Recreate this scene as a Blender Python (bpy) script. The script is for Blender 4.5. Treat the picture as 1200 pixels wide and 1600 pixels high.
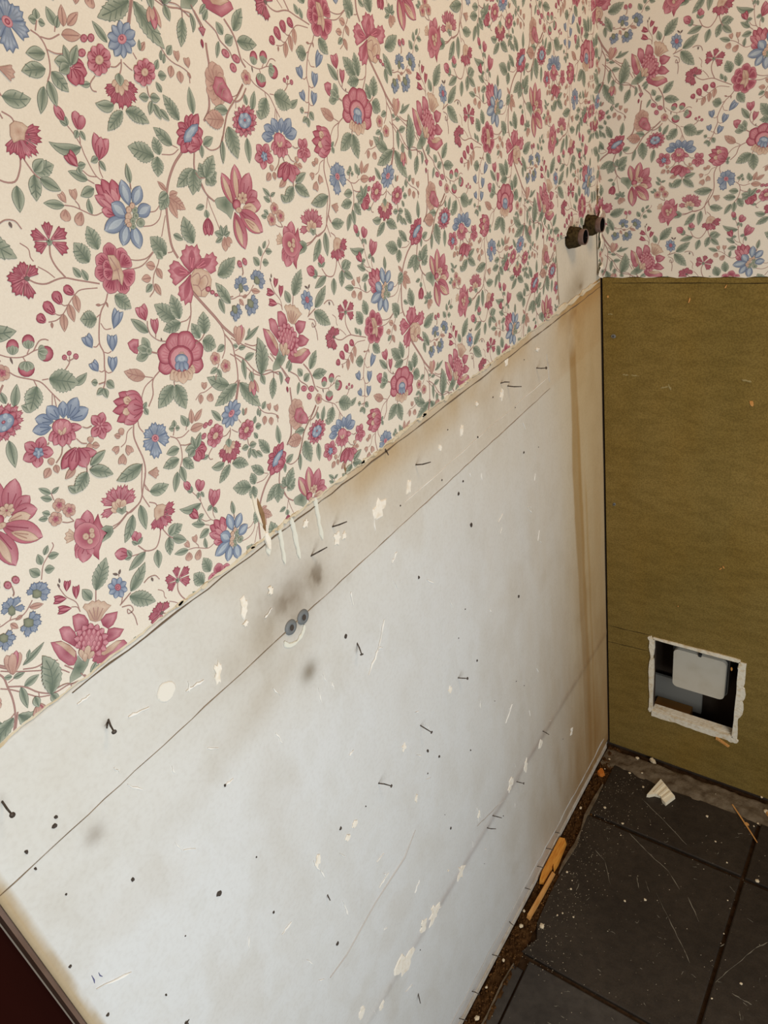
import bpy, bmesh, math, random
import numpy as np
from mathutils import Matrix, Vector, noise as mnoise

random.seed(7)
rng = np.random.default_rng(7)
SC = bpy.context.scene
COL = SC.collection
for o in list(bpy.data.objects):
    bpy.data.objects.remove(o)

# ------------------------------------------------------------------ camera
# world: the corner is the z axis, the left wall is x = 0 (u = -y is the distance from the corner),
# the right wall is y = 0, the floor z = 0; metres
cam = bpy.data.cameras.new('camera')
cam.sensor_fit = 'VERTICAL'
cam.sensor_height = 36.0
cam.lens = 26.0734
cam.clip_start = 0.01
camo = bpy.data.objects.new('camera', cam)
COL.objects.link(camo)
camo.matrix_world = Matrix(((0.80748600, -0.17734725, 0.56259605, 0.45651875),
                            (0.56661693, 0.49842506, -0.65613849, -1.17036634),
                            (-0.16404761, 0.84859909, 0.50295920, 1.41599308),
                            (0, 0, 0, 1)))
SC.camera = camo

# ------------------------------------------------------------------ world and lights
world = bpy.data.worlds.new('room_ambience')
SC.world = world
world.use_nodes = True
bg = world.node_tree.nodes['Background']
bg.inputs['Color'].default_value = (1.0, 0.86, 0.70, 1)
bg.inputs['Strength'].default_value = 0.19


def area_light(name, loc, target, sx, sy, power, color):
    l = bpy.data.lights.new(name, 'AREA')
    l.shape = 'RECTANGLE'
    l.size, l.size_y = sx, sy
    l.energy = power
    l.color = color
    o = bpy.data.objects.new(name, l)
    COL.objects.link(o)
    o.location = loc
    d = Vector(target) - Vector(loc)
    o.rotation_euler = d.to_track_quat('-Z', 'Y').to_euler()
    return o


area_light('window_daylight', (1.15, -1.20, 0.90), (0.0, -0.75, 0.78), 0.7, 0.9, 14.6, (0.88, 0.955, 1.0))
area_light('ceiling_lamp_glow', (0.85, -0.55, 2.25), (0.0, -0.1, 1.2), 0.4, 0.4, 8.5, (1.0, 0.72, 0.44))

SC.view_settings.view_transform = 'Standard'
SC.view_settings.look = 'None'
SC.view_settings.exposure = 0.0
SC.view_settings.gamma = 1.0
SC.view_settings.use_curve_mapping = False
SC.cycles.use_denoising = True


# ------------------------------------------------------------------ helpers
def lin(c):
    c = c / 255.0
    return c / 12.92 if c <= 0.04045 else ((c + 0.055) / 1.055) ** 2.4


def srgb(r, g, b, k=1.0):
    return (lin(r) * k, lin(g) * k, lin(b) * k, 1.0)


def mat(name, color, rough=0.7, spec=0.3, attr=None, noises=(), bump=None, metallic=0.0):
    """Principled material.  noises: list of (scale, detail, dark colour factor, lo, hi, stretch)."""
    m = bpy.data.materials.new(name)
    m.use_nodes = True
    nt = m.node_tree
    N, L = nt.nodes, nt.links
    b = N['Principled BSDF']
    b.inputs['Roughness'].default_value = rough
    b.inputs['Specular IOR Level'].default_value = spec
    b.inputs['Metallic'].default_value = metallic
    tc = N.new('ShaderNodeTexCoord')
    if attr:
        a = N.new('ShaderNodeVertexColor')
        a.layer_name = attr
        out = a.outputs['Color']
    else:
        r = N.new('ShaderNodeRGB')
        r.outputs[0].default_value = color
        out = r.outputs[0]
    for (sc, det, fac, lo, hi, st) in noises:
        mp = N.new('ShaderNodeMapping')
        mp.inputs['Scale'].default_value = st
        L.new(tc.outputs['Object'], mp.inputs['Vector'])
        nz = N.new('ShaderNodeTexNoise')
        nz.inputs['Scale'].default_value = sc
        nz.inputs['Detail'].default_value = det
        L.new(mp.outputs['Vector'], nz.inputs['Vector'])
        rp = N.new('ShaderNodeMapRange')
        rp.inputs['From Min'].default_value = lo
        rp.inputs['From Max'].default_value = hi
        L.new(nz.outputs['Fac'], rp.inputs['Value'])
        mx = N.new('ShaderNodeMix')
        mx.data_type = 'RGBA'
        mx.blend_type = 'MULTIPLY'
        L.new(rp.outputs['Result'], mx.inputs['Factor'])
        L.new(out, mx.inputs['A'])
        mx.inputs['B'].default_value = (fac[0], fac[1], fac[2], 1)
        out = mx.outputs['Result']
    L.new(out, b.inputs['Base Color'])
    if bump:
        sc, det, strength, dist, st = bump
        mp = N.new('ShaderNodeMapping')
        mp.inputs['Scale'].default_value = st
        L.new(tc.outputs['Object'], mp.inputs['Vector'])
        nz = N.new('ShaderNodeTexNoise')
        nz.inputs['Scale'].default_value = sc
        nz.inputs['Detail'].default_value = det
        L.new(mp.outputs['Vector'], nz.inputs['Vector'])
        bp = N.new('ShaderNodeBump')
        bp.inputs['Strength'].default_value = strength
        bp.inputs['Distance'].default_value = dist
        L.new(nz.outputs['Fac'], bp.inputs['Height'])
        L.new(bp.outputs['Normal'], b.inputs['Normal'])
    return m


def tag(o, label=None, cat=None, group=None, kind=None):
    if label:
        o['label'] = label
    if cat:
        o['category'] = cat
    if group:
        o['group'] = group
    if kind:
        o['kind'] = kind
    return o


def link(name, me, m=None, parent=None, loc=None):
    o = bpy.data.objects.new(name, me)
    COL.objects.link(o)
    if m and me and not me.materials:
        me.materials.append(m)
    if parent:
        o.parent = parent
    if loc is not None:
        o.location = loc
    return o


def from_bm(name, bm, m, parent=None, smooth=False, loc=None):
    bmesh.ops.recalc_face_normals(bm, faces=bm.faces)
    me = bpy.data.meshes.new(name)
    bm.to_mesh(me)
    bm.free()
    if smooth:
        me.polygons.foreach_set('use_smooth', [True] * len(me.polygons))
    return link(name, me, m, parent, loc)


def empty(name, loc=(0, 0, 0)):
    o = bpy.data.objects.new(name, None)
    o.empty_display_size = 0.02
    COL.objects.link(o)
    o.location = loc
    return o


def add_box(bm, lo, hi):
    v = [bm.verts.new((x, y, z)) for x in (lo[0], hi[0]) for y in (lo[1], hi[1]) for z in (lo[2], hi[2])]
    for f in ((0, 1, 3, 2), (4, 6, 7, 5), (0, 4, 5, 1), (2, 3, 7, 6), (0, 2, 6, 4), (1, 5, 7, 3)):
        bm.faces.new([v[i] for i in f])


def P3(plane, a, b, h):
    if plane == 'L':
        return (h, -a, b)
    if plane == 'R':
        return (a, -h, b)
    return (a, b, h)


def add_plate(bm, pts, plane, h0, h1, inset=0.0):
    """A flat piece with outline pts on a plane, from height h0 to h1; the top is drawn in by inset."""
    n = len(pts)
    cx = sum(p[0] for p in pts) / n
    cy = sum(p[1] for p in pts) / n
    k = 1 - inset
    lo = [bm.verts.new(P3(plane, p[0], p[1], h0)) for p in pts]
    hi = [bm.verts.new(P3(plane, cx + (p[0] - cx) * k, cy + (p[1] - cy) * k, h1)) for p in pts]
    bm.faces.new(hi)
    bm.faces.new(lo[::-1])
    for i in range(n):
        j = (i + 1) % n
        bm.faces.new((lo[i], lo[j], hi[j], hi[i]))


def plate(name, pts, plane, h0, h1, m, parent=None, inset=0.0):
    bm = bmesh.new()
    add_plate(bm, pts, plane, h0, h1, inset)
    return from_bm(name, bm, m, parent)


def blob(cx, cy, rx, ry, n=11, jag=0.25, rot=0.0):
    ph = random.random() * 6.28
    out = []
    for i in range(n):
        a = 2 * math.pi * i / n
        r = 1 + jag * (random.random() - 0.5) * 2 + 0.1 * math.sin(2 * a + ph)
        x, y = rx * r * math.cos(a), ry * r * math.sin(a)
        out.append((cx + x * math.cos(rot) - y * math.sin(rot), cy + x * math.sin(rot) + y * math.cos(rot)))
    return out


def add_tube(bm, p0, p1, r0, r1, n=8, caps=True):
    p0, p1 = Vector(p0), Vector(p1)
    d = (p1 - p0).normalized()
    a = d.orthogonal().normalized()
    b = d.cross(a)
    rings = []
    for p, r in ((p0, r0), (p1, r1)):
        rings.append([bm.verts.new(p + (a * math.cos(t) + b * math.sin(t)) * r)
                      for t in [2 * math.pi * i / n for i in range(n)]])
    for i in range(n):
        j = (i + 1) % n
        bm.faces.new((rings[0][i], rings[0][j], rings[1][j], rings[1][i]))
    if caps:
        bm.faces.new(rings[0][::-1])
        bm.faces.new(rings[1])
    return rings


def fbm(x, y, octs=4, seed=0.0):
    """smooth value noise on numpy arrays, about 0..1"""
    tot = np.zeros_like(x)
    amp, norm = 1.0, 0.0
    for o in range(octs):
        xi, yi = np.floor(x).astype(np.int64), np.floor(y).astype(np.int64)
        fx, fy = x - xi, y - yi
        fx, fy = fx * fx * (3 - 2 * fx), fy * fy * (3 - 2 * fy)

        def h(a, b):
            v = np.sin((a * 127.1 + b * 311.7 + seed * 74.7 + o * 13.3)) * 43758.5453
            return v - np.floor(v)
        v = (h(xi, yi) * (1 - fx) + h(xi + 1, yi) * fx) * (1 - fy) + (h(xi, yi + 1) * (1 - fx) + h(xi + 1, yi + 1) * fx) * fy
        tot += v * amp
        norm += amp
        amp *= 0.5
        x, y = x * 2.03 + 5.1, y * 2.03 + 1.7
    return tot / norm


def mesh_from_arrays(name, V, T, C=None):
    """triangle mesh from numpy arrays with an optional per-vertex colour attribute 'Col'"""
    me = bpy.data.meshes.new(name)
    me.vertices.add(len(V))
    me.vertices.foreach_set('co', V.astype(np.float32).ravel())
    k = T.shape[1]
    me.loops.add(len(T) * k)
    me.loops.foreach_set('vertex_index', T.astype(np.int32).ravel())
    me.polygons.add(len(T))
    me.polygons.foreach_set('loop_start', np.arange(0, len(T) * k, k, dtype=np.int32))
    me.update(calc_edges=True)
    if C is not None:
        ca = me.color_attributes.new('Col', 'FLOAT_COLOR', 'POINT')
        cc = np.ones((len(V), 4), np.float32)
        cc[:, :3] = C
        ca.data.foreach_set('color', cc.ravel())
    me.validate()
    return me


# ------------------------------------------------------------------ materials
PAPER = np.array([lin(226), lin(217), lin(203)])          # printed paper ground
m_paper = mat('wallpaper_ground', (*PAPER, 1), 0.75, 0.2,
              noises=[(3.0, 3, (0.95, 0.93, 0.89), 0.35, 0.7, (1, 1, 1)), (900, 2, (0.95, 0.94, 0.93), 0.35, 0.7, (1, 1, 1))],
              bump=(700, 2, 0.12, 0.0004, (1, 1, 1)))
m_print = mat('wallpaper_ink', None, 0.75, 0.2, attr='Col',
              noises=[(900, 2, (0.92, 0.92, 0.92), 0.35, 0.7, (1, 1, 1))])
m_backing = mat('torn_paper_backing', srgb(212, 198, 172), 0.9, 0.1,
                noises=[(60, 4, (0.80, 0.72, 0.60), 0.45, 0.7, (1, 1, 1))])
m_board = mat('white_painted_board', None, 0.55, 0.35, attr='Col',
              noises=[(220, 3, (0.94, 0.93, 0.92), 0.45, 0.75, (1, 1, 1)), (14, 5, (0.93, 0.91, 0.88), 0.5, 0.75, (1, 1, 0.5))],
              bump=(45, 4, 0.10, 0.002, (1, 1, 1)))
m_plaster = mat('old_plaster', srgb(206, 196, 178), 0.85, 0.15,
                noises=[(40, 4, (0.85, 0.82, 0.76), 0.45, 0.75, (1, 1, 1))], bump=(80, 4, 0.2, 0.002, (1, 1, 1)))
m_chip = mat('fresh_white_filler', srgb(236, 228, 214), 0.9, 0.1, noises=[(150, 3, (0.88, 0.82, 0.74), 0.5, 0.75, (1, 1, 1))],
             bump=(300, 3, 0.4, 0.001, (1, 1, 1)))
m_drip = mat('dried_white_paint', srgb(222, 220, 206), 0.4, 0.4)
m_crease = mat('soft_crease', srgb(192, 187, 181), 0.8, 0.2)
m_cut = mat('knife_cut', srgb(112, 96, 80), 0.9, 0.1)
m_bead = mat('dull_white_bead', srgb(198, 190, 178), 0.8, 0.2, noises=[(60, 4, (0.80, 0.72, 0.64), 0.42, 0.7, (1, 1, 1))])
m_cream = mat('cream_filler', srgb(226, 220, 208), 0.85, 0.15)
m_dark = mat('dark_hole', srgb(74, 66, 60), 0.9, 0.1)
m_line = mat('pencil_grey_crack', srgb(142, 127, 110), 0.9, 0.1, noises=[(60, 3, (1.5, 1.5, 1.5), 0.45, 0.7, (1, 1, 1))])
m_scr = mat('pale_scratch', srgb(236, 232, 224), 0.8, 0.2)
m_nail = mat('rusty_steel_nail', srgb(84, 74, 66), 0.6, 0.4, metallic=0.3, noises=[(400, 3, (0.6, 0.45, 0.35), 0.5, 0.7, (1, 1, 1))])
m_steel = mat('grey_steel', srgb(112, 114, 114), 0.6, 0.4)
m_olive = mat('olive_brown_hardboard', srgb(138, 114, 60), 0.85, 0.2,
              noises=[(420, 3, (0.72, 0.70, 0.66), 0.40, 0.62, (1, 1, 1)),
                      (70, 4, (0.86, 0.85, 0.80), 0.42, 0.62, (0.35, 1, 1)),
                      (3.2, 4, (0.78, 0.80, 0.72), 0.40, 0.70, (1, 1, 0.7)),
                      (9, 4, (1.0, 0.94, 0.78), 0.45, 0.70, (1, 1, 0.5))],
              bump=(500, 3, 0.35, 0.0008, (0.5, 1, 1)))
m_gyp = mat('broken_plaster_edge', srgb(226, 216, 196), 0.95, 0.1, noises=[(120, 4, (0.80, 0.70, 0.56), 0.48, 0.72, (1, 1, 1))],
            bump=(200, 4, 0.6, 0.002, (1, 1, 1)))
m_cavity = mat('cavity_brown', srgb(70, 58, 48), 0.9, 0.1, noises=[(20, 3, (0.6, 0.55, 0.5), 0.45, 0.7, (1, 1, 1))])
m_greyplate = mat('grey_back_plate', srgb(128, 124, 116), 0.6, 0.3)
m_lid = mat('off_white_plastic', srgb(200, 192, 176), 0.4, 0.4, noises=[(30, 3, (0.92, 0.9, 0.86), 0.5, 0.75, (1, 1, 1))])
m_lidd = mat('grey_plastic_shade', srgb(150, 146, 136), 0.5, 0.3)
m_seal = mat('black_rubber_seal', srgb(48, 48, 48), 0.7, 0.3)
m_stud = mat('raw_timber', srgb(196, 164, 118), 0.8, 0.2, noises=[(30, 4, (0.80, 0.68, 0.52), 0.42, 0.65, (1, 6, 6))])
m_foam = mat('grimy_pipe_lagging', srgb(66, 54, 32), 0.95, 0.1, noises=[(160, 4, (0.35, 0.32, 0.28), 0.40, 0.65, (1, 1, 1))],
             bump=(250, 4, 0.7, 0.002, (1, 1, 1)))
m_copper = mat('dull_copper', srgb(112, 90, 82), 0.5, 0.4, noises=[(90, 3, (0.7, 0.6, 0.55), 0.45, 0.7, (1, 1, 1))])
m_black = mat('pipe_bore', srgb(14, 11, 10), 0.9, 0.1)
m_slate = mat('dark_slate_tile', srgb(53, 43, 33), 0.6, 0.4,
              noises=[(7, 5, (0.62, 0.58, 0.54), 0.38, 0.66, (1, 1, 1)), (60, 5, (0.72, 0.70, 0.68), 0.42, 0.66, (1, 1, 1)),
                      (300, 3, (0.75, 0.74, 0.72), 0.45, 0.7, (1, 1, 1))],
              bump=(60, 5, 0.35, 0.003, (1, 1, 1)))
m_slate2 = mat('grey_slate_tile', srgb(64, 57, 50), 0.6, 0.4,
               noises=[(7, 5, (0.62, 0.60, 0.60), 0.38, 0.66, (1, 1, 1)), (60, 5, (0.72, 0.70, 0.70), 0.42, 0.66, (1, 1, 1))],
               bump=(60, 5, 0.35, 0.003, (1, 1, 1)))
m_grout = mat('brown_grout', srgb(62, 44, 28), 0.95, 0.1, noises=[(90, 4, (0.55, 0.5, 0.45), 0.42, 0.66, (1, 1, 1))],
              bump=(150, 4, 0.5, 0.003, (1, 1, 1)))
m_mortar = mat('grey_mortar', srgb(112, 98, 80), 0.95, 0.1, noises=[(50, 5, (0.55, 0.50, 0.44), 0.40, 0.66, (1, 1, 1))],
               bump=(110, 5, 0.7, 0.004, (1, 1, 1)))
m_dirt = mat('brown_dirt', srgb(80, 54, 28), 0.95, 0.1, noises=[(110, 4, (0.42, 0.36, 0.30), 0.38, 0.64, (1, 1, 1))],
             bump=(130, 4, 0.8, 0.004, (1, 1, 1)))
m_pine = mat('orange_pine', srgb(214, 148, 62), 0.7, 0.3, noises=[(40, 4, (0.80, 0.62, 0.42), 0.42, 0.66, (8, 1, 8))])
m_pine2 = mat('pale_pine', srgb(206, 152, 88), 0.7, 0.3, noises=[(40, 4, (0.82, 0.68, 0.5), 0.42, 0.66, (8, 1, 8))])
m_crumb = mat('plaster_crumb', srgb(220, 204, 176), 0.95, 0.1, noises=[(300, 3, (0.75, 0.66, 0.55), 0.45, 0.7, (1, 1, 1))])
m_amber = mat('amber_resin_wood', srgb(190, 110, 40), 0.6, 0.3)
m_wood = mat('dark_mahogany', srgb(44, 12, 5), 0.85, 0.05, noises=[(6, 5, (0.55, 0.5, 0.5), 0.4, 0.7, (1, 1, 0.15))])
m_jamb = mat('brown_jamb_edge', srgb(112, 88, 74), 0.6, 0.3, noises=[(40, 4, (0.75, 0.68, 0.6), 0.42, 0.66, (1, 1, 0.4))])
m_mould = mat('white_gloss_moulding', srgb(238, 226, 200), 0.5, 0.4)
m_flap = mat('curled_paper_back', srgb(228, 218, 198), 0.9, 0.1)
m_pen = mat('blue_pen', srgb(92, 92, 130), 0.8, 0.1)

# ------------------------------------------------------------------ measured positions (metres)
DOTS= [(0.4287, 0.9984, 0.0017), (0.3079, 0.9156, 0.002), (0.4756, 0.9585, 0.0017), (0.4893, 0.9483, 0.0026), (0.469, 0.8887, 0.0037), (0.5979, 0.8914, 0.0025), (0.7388, 0.9104, 0.003), (1.066, 0.9905, 0.0026), (1.0623, 0.9963, 0.0018), (1.0894, 0.99, 0.0018), (1.0904, 0.9719, 0.0015), (1.038, 0.8869, 0.0021), (0.9785, 0.783, 0.0039), (0.9317, 0.8848, 0.0017), (0.9351, 0.6885, 0.002), (1.1069, 0.8693, 0.0017), (1.1045, 0.7917, 0.0019), (0.6433, 0.633, 0.0031), (0.6217, 0.5991, 0.0027), (0.8198, 0.6855, 0.0026), (0.8747, 0.5338, 0.0029), (0.6258, 0.4475, 0.0024), (1.0603, 0.7448, 0.0014), (0.9297, 0.7753, 0.0011), (0.4983, 0.673, 0.0022), (0.3612, 0.6906, 0.0034), (0.5469, 0.5348, 0.0018), (0.5213, 0.9851, 0.0012), (0.6087, 0.9992, 0.0011)]
CHIPS= [(0.6208, 0.3339, 0.0157, 0.0157), (0.6986, 0.3377, 0.0217, 0.0175), (0.7287, 0.3465, 0.0116, 0.0122), (0.7816, 0.334, 0.0289, 0.0204), (0.449, 0.3462, 0.0122, 0.0127), (0.3915, 0.3333, 0.0097, 0.0131), (0.3311, 0.3308, 0.0103, 0.012), (0.8409, 0.3283, 0.0084, 0.0082), (0.6869, 0.6852, 0.0067, 0.0057), (0.7981, 0.6672, 0.0059, 0.0045), (0.814, 0.6607, 0.0058, 0.0045), (0.8624, 0.6814, 0.0066, 0.0077), (0.5724, 0.6826, 0.0058, 0.0051), (0.8744, 0.3711, 0.0097, 0.0089), (0.6438, 1.017, 0.0133, 0.0102), (0.5878, 1.0127, 0.0053, 0.0098), (0.851, 1.0339, 0.0072, 0.0091), (0.8547, 1.0176, 0.0041, 0.0031), (0.8173, 1.0284, 0.0035, 0.0056), (0.7182, 1.0229, 0.0063, 0.0068), (0.7073, 1.02, 0.0054, 0.0041), (0.7542, 1.0639, 0.0047, 0.0051), (0.4642, 1.0243, 0.0048, 0.0065), (0.5158, 1.0259, 0.0044, 0.0047), (0.3559, 1.0269, 0.0075, 0.0078), (0.3361, 1.065, 0.0056, 0.0051), (0.4213, 1.0416, 0.005, 0.0033), (0.2443, 1.0478, 0.0086, 0.0027), (0.8976, 0.9959, 0.0054, 0.0097), (0.685, 0.5838, 0.0037, 0.0062), (0.5508, 0.3908, 0.0053, 0.0078), (0.65, 0.3765, 0.0024, 0.0012), (0.3257, 1.0823, 0.0056, 0.0067), (0.1975, 0.2305, 0.0084, 0.0085)]
SCRATCH= [(0.6739, 0.8837, 0.6957, 0.8531), (0.6923, 0.8561, 0.7195, 0.837), (0.716, 0.9536, 0.7176, 0.9375), (0.9843, 1.0238, 0.9664, 1.0175), (0.932, 1.0039, 0.9129, 1.0002), (0.9311, 0.8842, 0.9214, 0.8832), (0.8623, 0.6504, 0.8682, 0.6879), (0.8486, 0.5834, 0.8479, 0.5531), (0.7663, 0.529, 0.7888, 0.5268), (0.7144, 0.4409, 0.7289, 0.4307), (0.5533, 0.4094, 0.549, 0.3791), (0.9202, 0.6484, 0.9361, 0.6484), (0.4143, 0.5074, 0.4404, 0.4884), (0.6291, 0.9493, 0.6417, 0.9416), (0.8328, 1.0076, 0.8219, 1.0108), (1.0135, 1.0648, 1.0025, 1.0644), (1.1011, 0.8261, 1.0737, 0.8059), (0.7786, 0.7654, 0.7701, 0.7652), (0.8618, 0.8844, 0.8583, 0.8673)]
DRIPS= [(0.7351, 1.0773, 0.7381, 1.0354, 0.0048), (0.7702, 1.0771, 0.7727, 1.0351, 0.0053), (0.7874, 1.077, 0.7918, 1.0418, 0.0043), (0.8025, 1.0787, 0.8069, 1.0619, 0.0058)]
CRUMBS= [(0.0491, -0.4736, 0.0057), (0.0144, -0.4919, 0.0043), (0.0152, -0.5647, 0.0029), (0.0071, -0.4633, 0.0029), (0.1024, -0.1941, 0.0033), (0.2461, -0.0402, 0.0009), (0.3609, -0.1969, 0.0038), (0.1024, -0.0115, 0.0047), (0.0742, -0.0218, 0.0038), (0.0203, -0.0794, 0.0019), (0.0195, -0.0497, 0.0029), (0.0123, -0.1995, 0.0033), (0.0718, -0.0648, 0.0029), (0.096, -0.0563, 0.0024), (0.0565, -0.1743, 0.0029), (0.0447, -0.2021, 0.0014), (0.0198, -0.6745, 0.0047), (0.0099, -0.6213, 0.0024), (0.2741, -0.1487, 0.0019), (0.3045, -0.1843, 0.0019), (0.1631, -0.3524, 0.0024), (0.195, -0.3316, 0.0029), (0.3346, -0.07, 0.0024), (0.3295, -0.0794, 0.0019), (0.342, -0.0373, 0.0047), (0.3282, -0.0062, 0.0029), (0.0649, -0.4393, 0.0019), (0.0717, -0.4312, 0.0019), (0.0922, -0.4281, 0.0021), (0.0661, -0.3785, 0.0021), (0.0459, -0.3498, 0.0024), (0.0615, -0.3613, 0.0014), (0.1083, -0.2217, 0.0014), (0.1093, -0.0876, 0.0029), (0.245, -0.0991, 0.0029), (0.3244, -0.2605, 0.0014), (0.3341, -0.3262, 0.0014), (0.3445, -0.4454, 0.0019), (0.3795, -0.3978, 0.0024)]
FSCR= [(0.2079, -0.3084, 0.2432, -0.3455), (0.2432, -0.3455, 0.2815, -0.3864), (0.2815, -0.3864, 0.2981, -0.4061), (0.4019, -0.3044, 0.3859, -0.3264), (0.3859, -0.3264, 0.3613, -0.3769), (0.3613, -0.3769, 0.3432, -0.4166), (0.2612, -0.2888, 0.2909, -0.3253), (0.1209, -0.2082, 0.1644, -0.2325), (0.1644, -0.2325, 0.2153, -0.2549), (0.2153, -0.2549, 0.2437, -0.2811), (0.0757, -0.2775, 0.1009, -0.2912), (0.1009, -0.2912, 0.1285, -0.3333), (0.1199, -0.1191, 0.1769, -0.1509), (0.1769, -0.1509, 0.228, -0.1818), (0.3708, -0.4206, 0.3873, -0.4225), (0.3873, -0.4225, 0.4022, -0.4229), (0.1663, -0.2942, 0.1772, -0.3152), (0.1821, -0.293, 0.1976, -0.3141), (0.3316, -0.2394, 0.3205, -0.231), (0.3871, -0.4431, 0.3931, -0.4563), (0.0754, -0.3597, 0.0762, -0.3774)]
NAILS3= [(0.3568, 1.0418, 0.0125, 0.3551, 1.0449), (0.3383, 1.0314, 0.0205, 0.3377, 1.0321), (0.25, 1.0223, 0.0145, 0.2494, 1.0231), (0.5684, 1.0298, 0.019, 0.5643, 1.0349), (0.6156, 1.0768, 0.0055, 0.6195, 1.0696), (0.7208, 1.0377, 0.015, 0.7137, 1.0443), (0.7592, 1.0262, 0.015, 0.7484, 1.0358), (0.7228, 0.8904, 0.0095, 0.731, 0.882), (0.9971, 1.0354, 0.003, 1.0035, 1.0314), (0.9971, 1.0354, 0.0115, 1.0031, 1.0317), (1.0846, 1.0399, 0.0165, 1.0875, 1.0389), (1.0503, 0.6898, 0.0015, 1.0579, 0.6903), (0.551, 0.6842, 0.0135, 0.5473, 0.6864), (0.6472, 0.6857, 0.018, 0.6496, 0.6838), (0.7455, 0.6794, 0.017, 0.7416, 0.6815), (0.5147, 0.3429, 0.0165, 0.512, 0.3452), (0.5359, 0.3372, 0.0155, 0.5313, 0.3401), (0.4273, 0.3304, 0.0125, 0.4252, 0.3319), (0.8638, 0.6204, 0.006, 0.8685, 0.6181), (0.7682, 0.2355, 0.009, 0.7799, 0.2309), (0.3861, 0.0337, 0.0135, 0.3827, 0.0349), (0.4401, 0.0368, 0.011, 0.4376, 0.0378), (0.5067, 0.027, 0.0105, 0.5095, 0.0254), (0.5762, 0.0237, 0.015, 0.5723, 0.0252), (0.6514, 0.0276, 0.0125, 0.6484, 0.0289), (0.6976, 0.0212, 0.014, 0.6932, 0.0221), (0.3177, 0.3492, 0.0135, 0.32, 0.3482), (0.3465, 0.04, 0.016, 0.3422, 0.0415), (0.3008, 0.0342, 0.01, 0.298, 0.0353)]

# ------------------------------------------------------------------ structure: floor, walls, door
ZP = 1.0815          # lower edge of the wallpaper
bm = bmesh.new()
add_box(bm, (-0.06, -2.2, -0.05), (1.6, 0.10, -0.008))
floor = tag(from_bm('floor', bm, m_grout), kind='structure')


def tile(x0, x1, y0, y1, m, z=0.0, clip=None):
    bm = bmesh.new()
    g = 0.0035
    pts = clip or [(x0 + g, y0 + g), (x1 - g, y0 + g), (x1 - g, y1 - g), (x0 + g, y1 - g)]
    n = len(pts)
    cx, cy = sum(p[0] for p in pts) / n, sum(p[1] for p in pts) / n
    lo = [bm.verts.new((p[0], p[1], -0.008)) for p in pts]
    mid = [bm.verts.new((p[0], p[1], z - 0.0015)) for p in pts]
    hi = [bm.verts.new((p[0] + (cx - p[0]) * 0.012, p[1] + (cy - p[1]) * 0.012, z)) for p in pts]
    bm.faces.new(hi)
    for i in range(n):
        j = (i + 1) % n
        bm.faces.new((lo[i], lo[j], mid[j], mid[i]))
        bm.faces.new((mid[i], mid[j], hi[j], hi[i]))
    return from_bm('tile', bm, m, floor)


TS = 0.336
gx = [0.337 + TS * k for k in range(0, 4)]
gy = [-0.203 - TS * k for k in range(0, 6)]
# first column, cut along the left wall
tile(0, 0, 0, 0, m_slate, 0.0, [(0.033, -0.199), (0.3335, -0.199), (0.3335, -0.070), (0.30, -0.067), (0.21, -0.066), (0.15, -0.072), (0.10, -0.062), (0.034, -0.058)])
tile(0, 0, 0, 0, m_slate, 0.0, [(0.036, -0.533), (0.3335, -0.533), (0.3335, -0.2065), (0.030, -0.2065), (0.037, -0.29), (0.034, -0.40), (0.037, -0.47), (0.050, -0.50)])
tile(0, 0, 0, 0, m_slate2, 0.0, [(0.060, -0.872), (0.3335, -0.872), (0.3335, -0.5415), (0.0555, -0.5415)])
tile(0, 0, 0, 0, m_slate2, -0.003, [(0.036, -0.872), (0.0555, -0.872), (0.0520, -0.560), (0.034, -0.560)])
tile(0.035, gx[0], gy[3], gy[2], m_slate2)
for i in range(3):
    tile(gx[i], gx[i + 1], gy[0], -0.064, m_slate)
    for j in range(3):
        tile(gx[i], gx[i + 1], gy[j + 1], gy[j], m_slate if (i + j) % 2 == 0 else m_slate2)

# left wall (behind board and paper)
bm = bmesh.new()
add_box(bm, (-0.06, -1.119, -0.008), (-0.0045, 0.10, 2.3))
add_box(bm, (-0.06, -2.2, 2.02), (-0.0045, -1.119, 2.3))
wall_left = tag(from_bm('wall_left', bm, m_plaster), kind='structure')
# right wall with a rectangular opening
HX0, HX1, HZ0, HZ1 = 0.099, 0.2605, 0.151, 0.354
bm = bmesh.new()
# front skin round the opening, then a hollow behind it
KX0, KX1, KZ0, KZ1 = 0.055, 0.315, 0.075, 0.41
for (y0, y1, x0, x1, z0, z1) in ((0.0, 0.012, HX0, HX1, HZ0, HZ1), (0.012, 0.10, KX0, KX1, KZ0, KZ1)):
    add_box(bm, (-0.0045, y0, -0.008), (x0, y1, 2.3))
    add_box(bm, (x1, y0, -0.008), (1.6, y1, 2.3))
    add_box(bm, (x0, y0, -0.008), (x1, y1, z0))
    add_box(bm, (x0, y0, z1), (x1, y1, 2.3))
wall_right = tag(from_bm('wall_right', bm, m_cavity), kind='structure')
bm = bmesh.new()
add_box(bm, (KX0 - 0.01, 0.088, KZ0 - 0.01), (KX1 + 0.01, 0.0995, KZ1 + 0.01))
from_bm('cavity_back', bm, m_cavity, wall_right)
bm = bmesh.new()
add_box(bm, (0.080, 0.066, 0.112), (0.182, 0.072, 0.190))
from_bm('grey_plate', bm, m_greyplate, wall_right)
bm = bmesh.new()
add_box(bm, (HX0, 0.0008, HZ0 - 0.003), (HX1, 0.015, HZ0 + 0.003))
from_bm('broken_ledge', bm, m_gyp, wall_right)
bm = bmesh.new()
add_box(bm, (0.090, 0.040, 0.085), (0.165, 0.064, 0.128))
from_bm('timber_block', bm, mat('brown_timber', srgb(120, 84, 40), 0.8, 0.2), wall_right)

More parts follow.
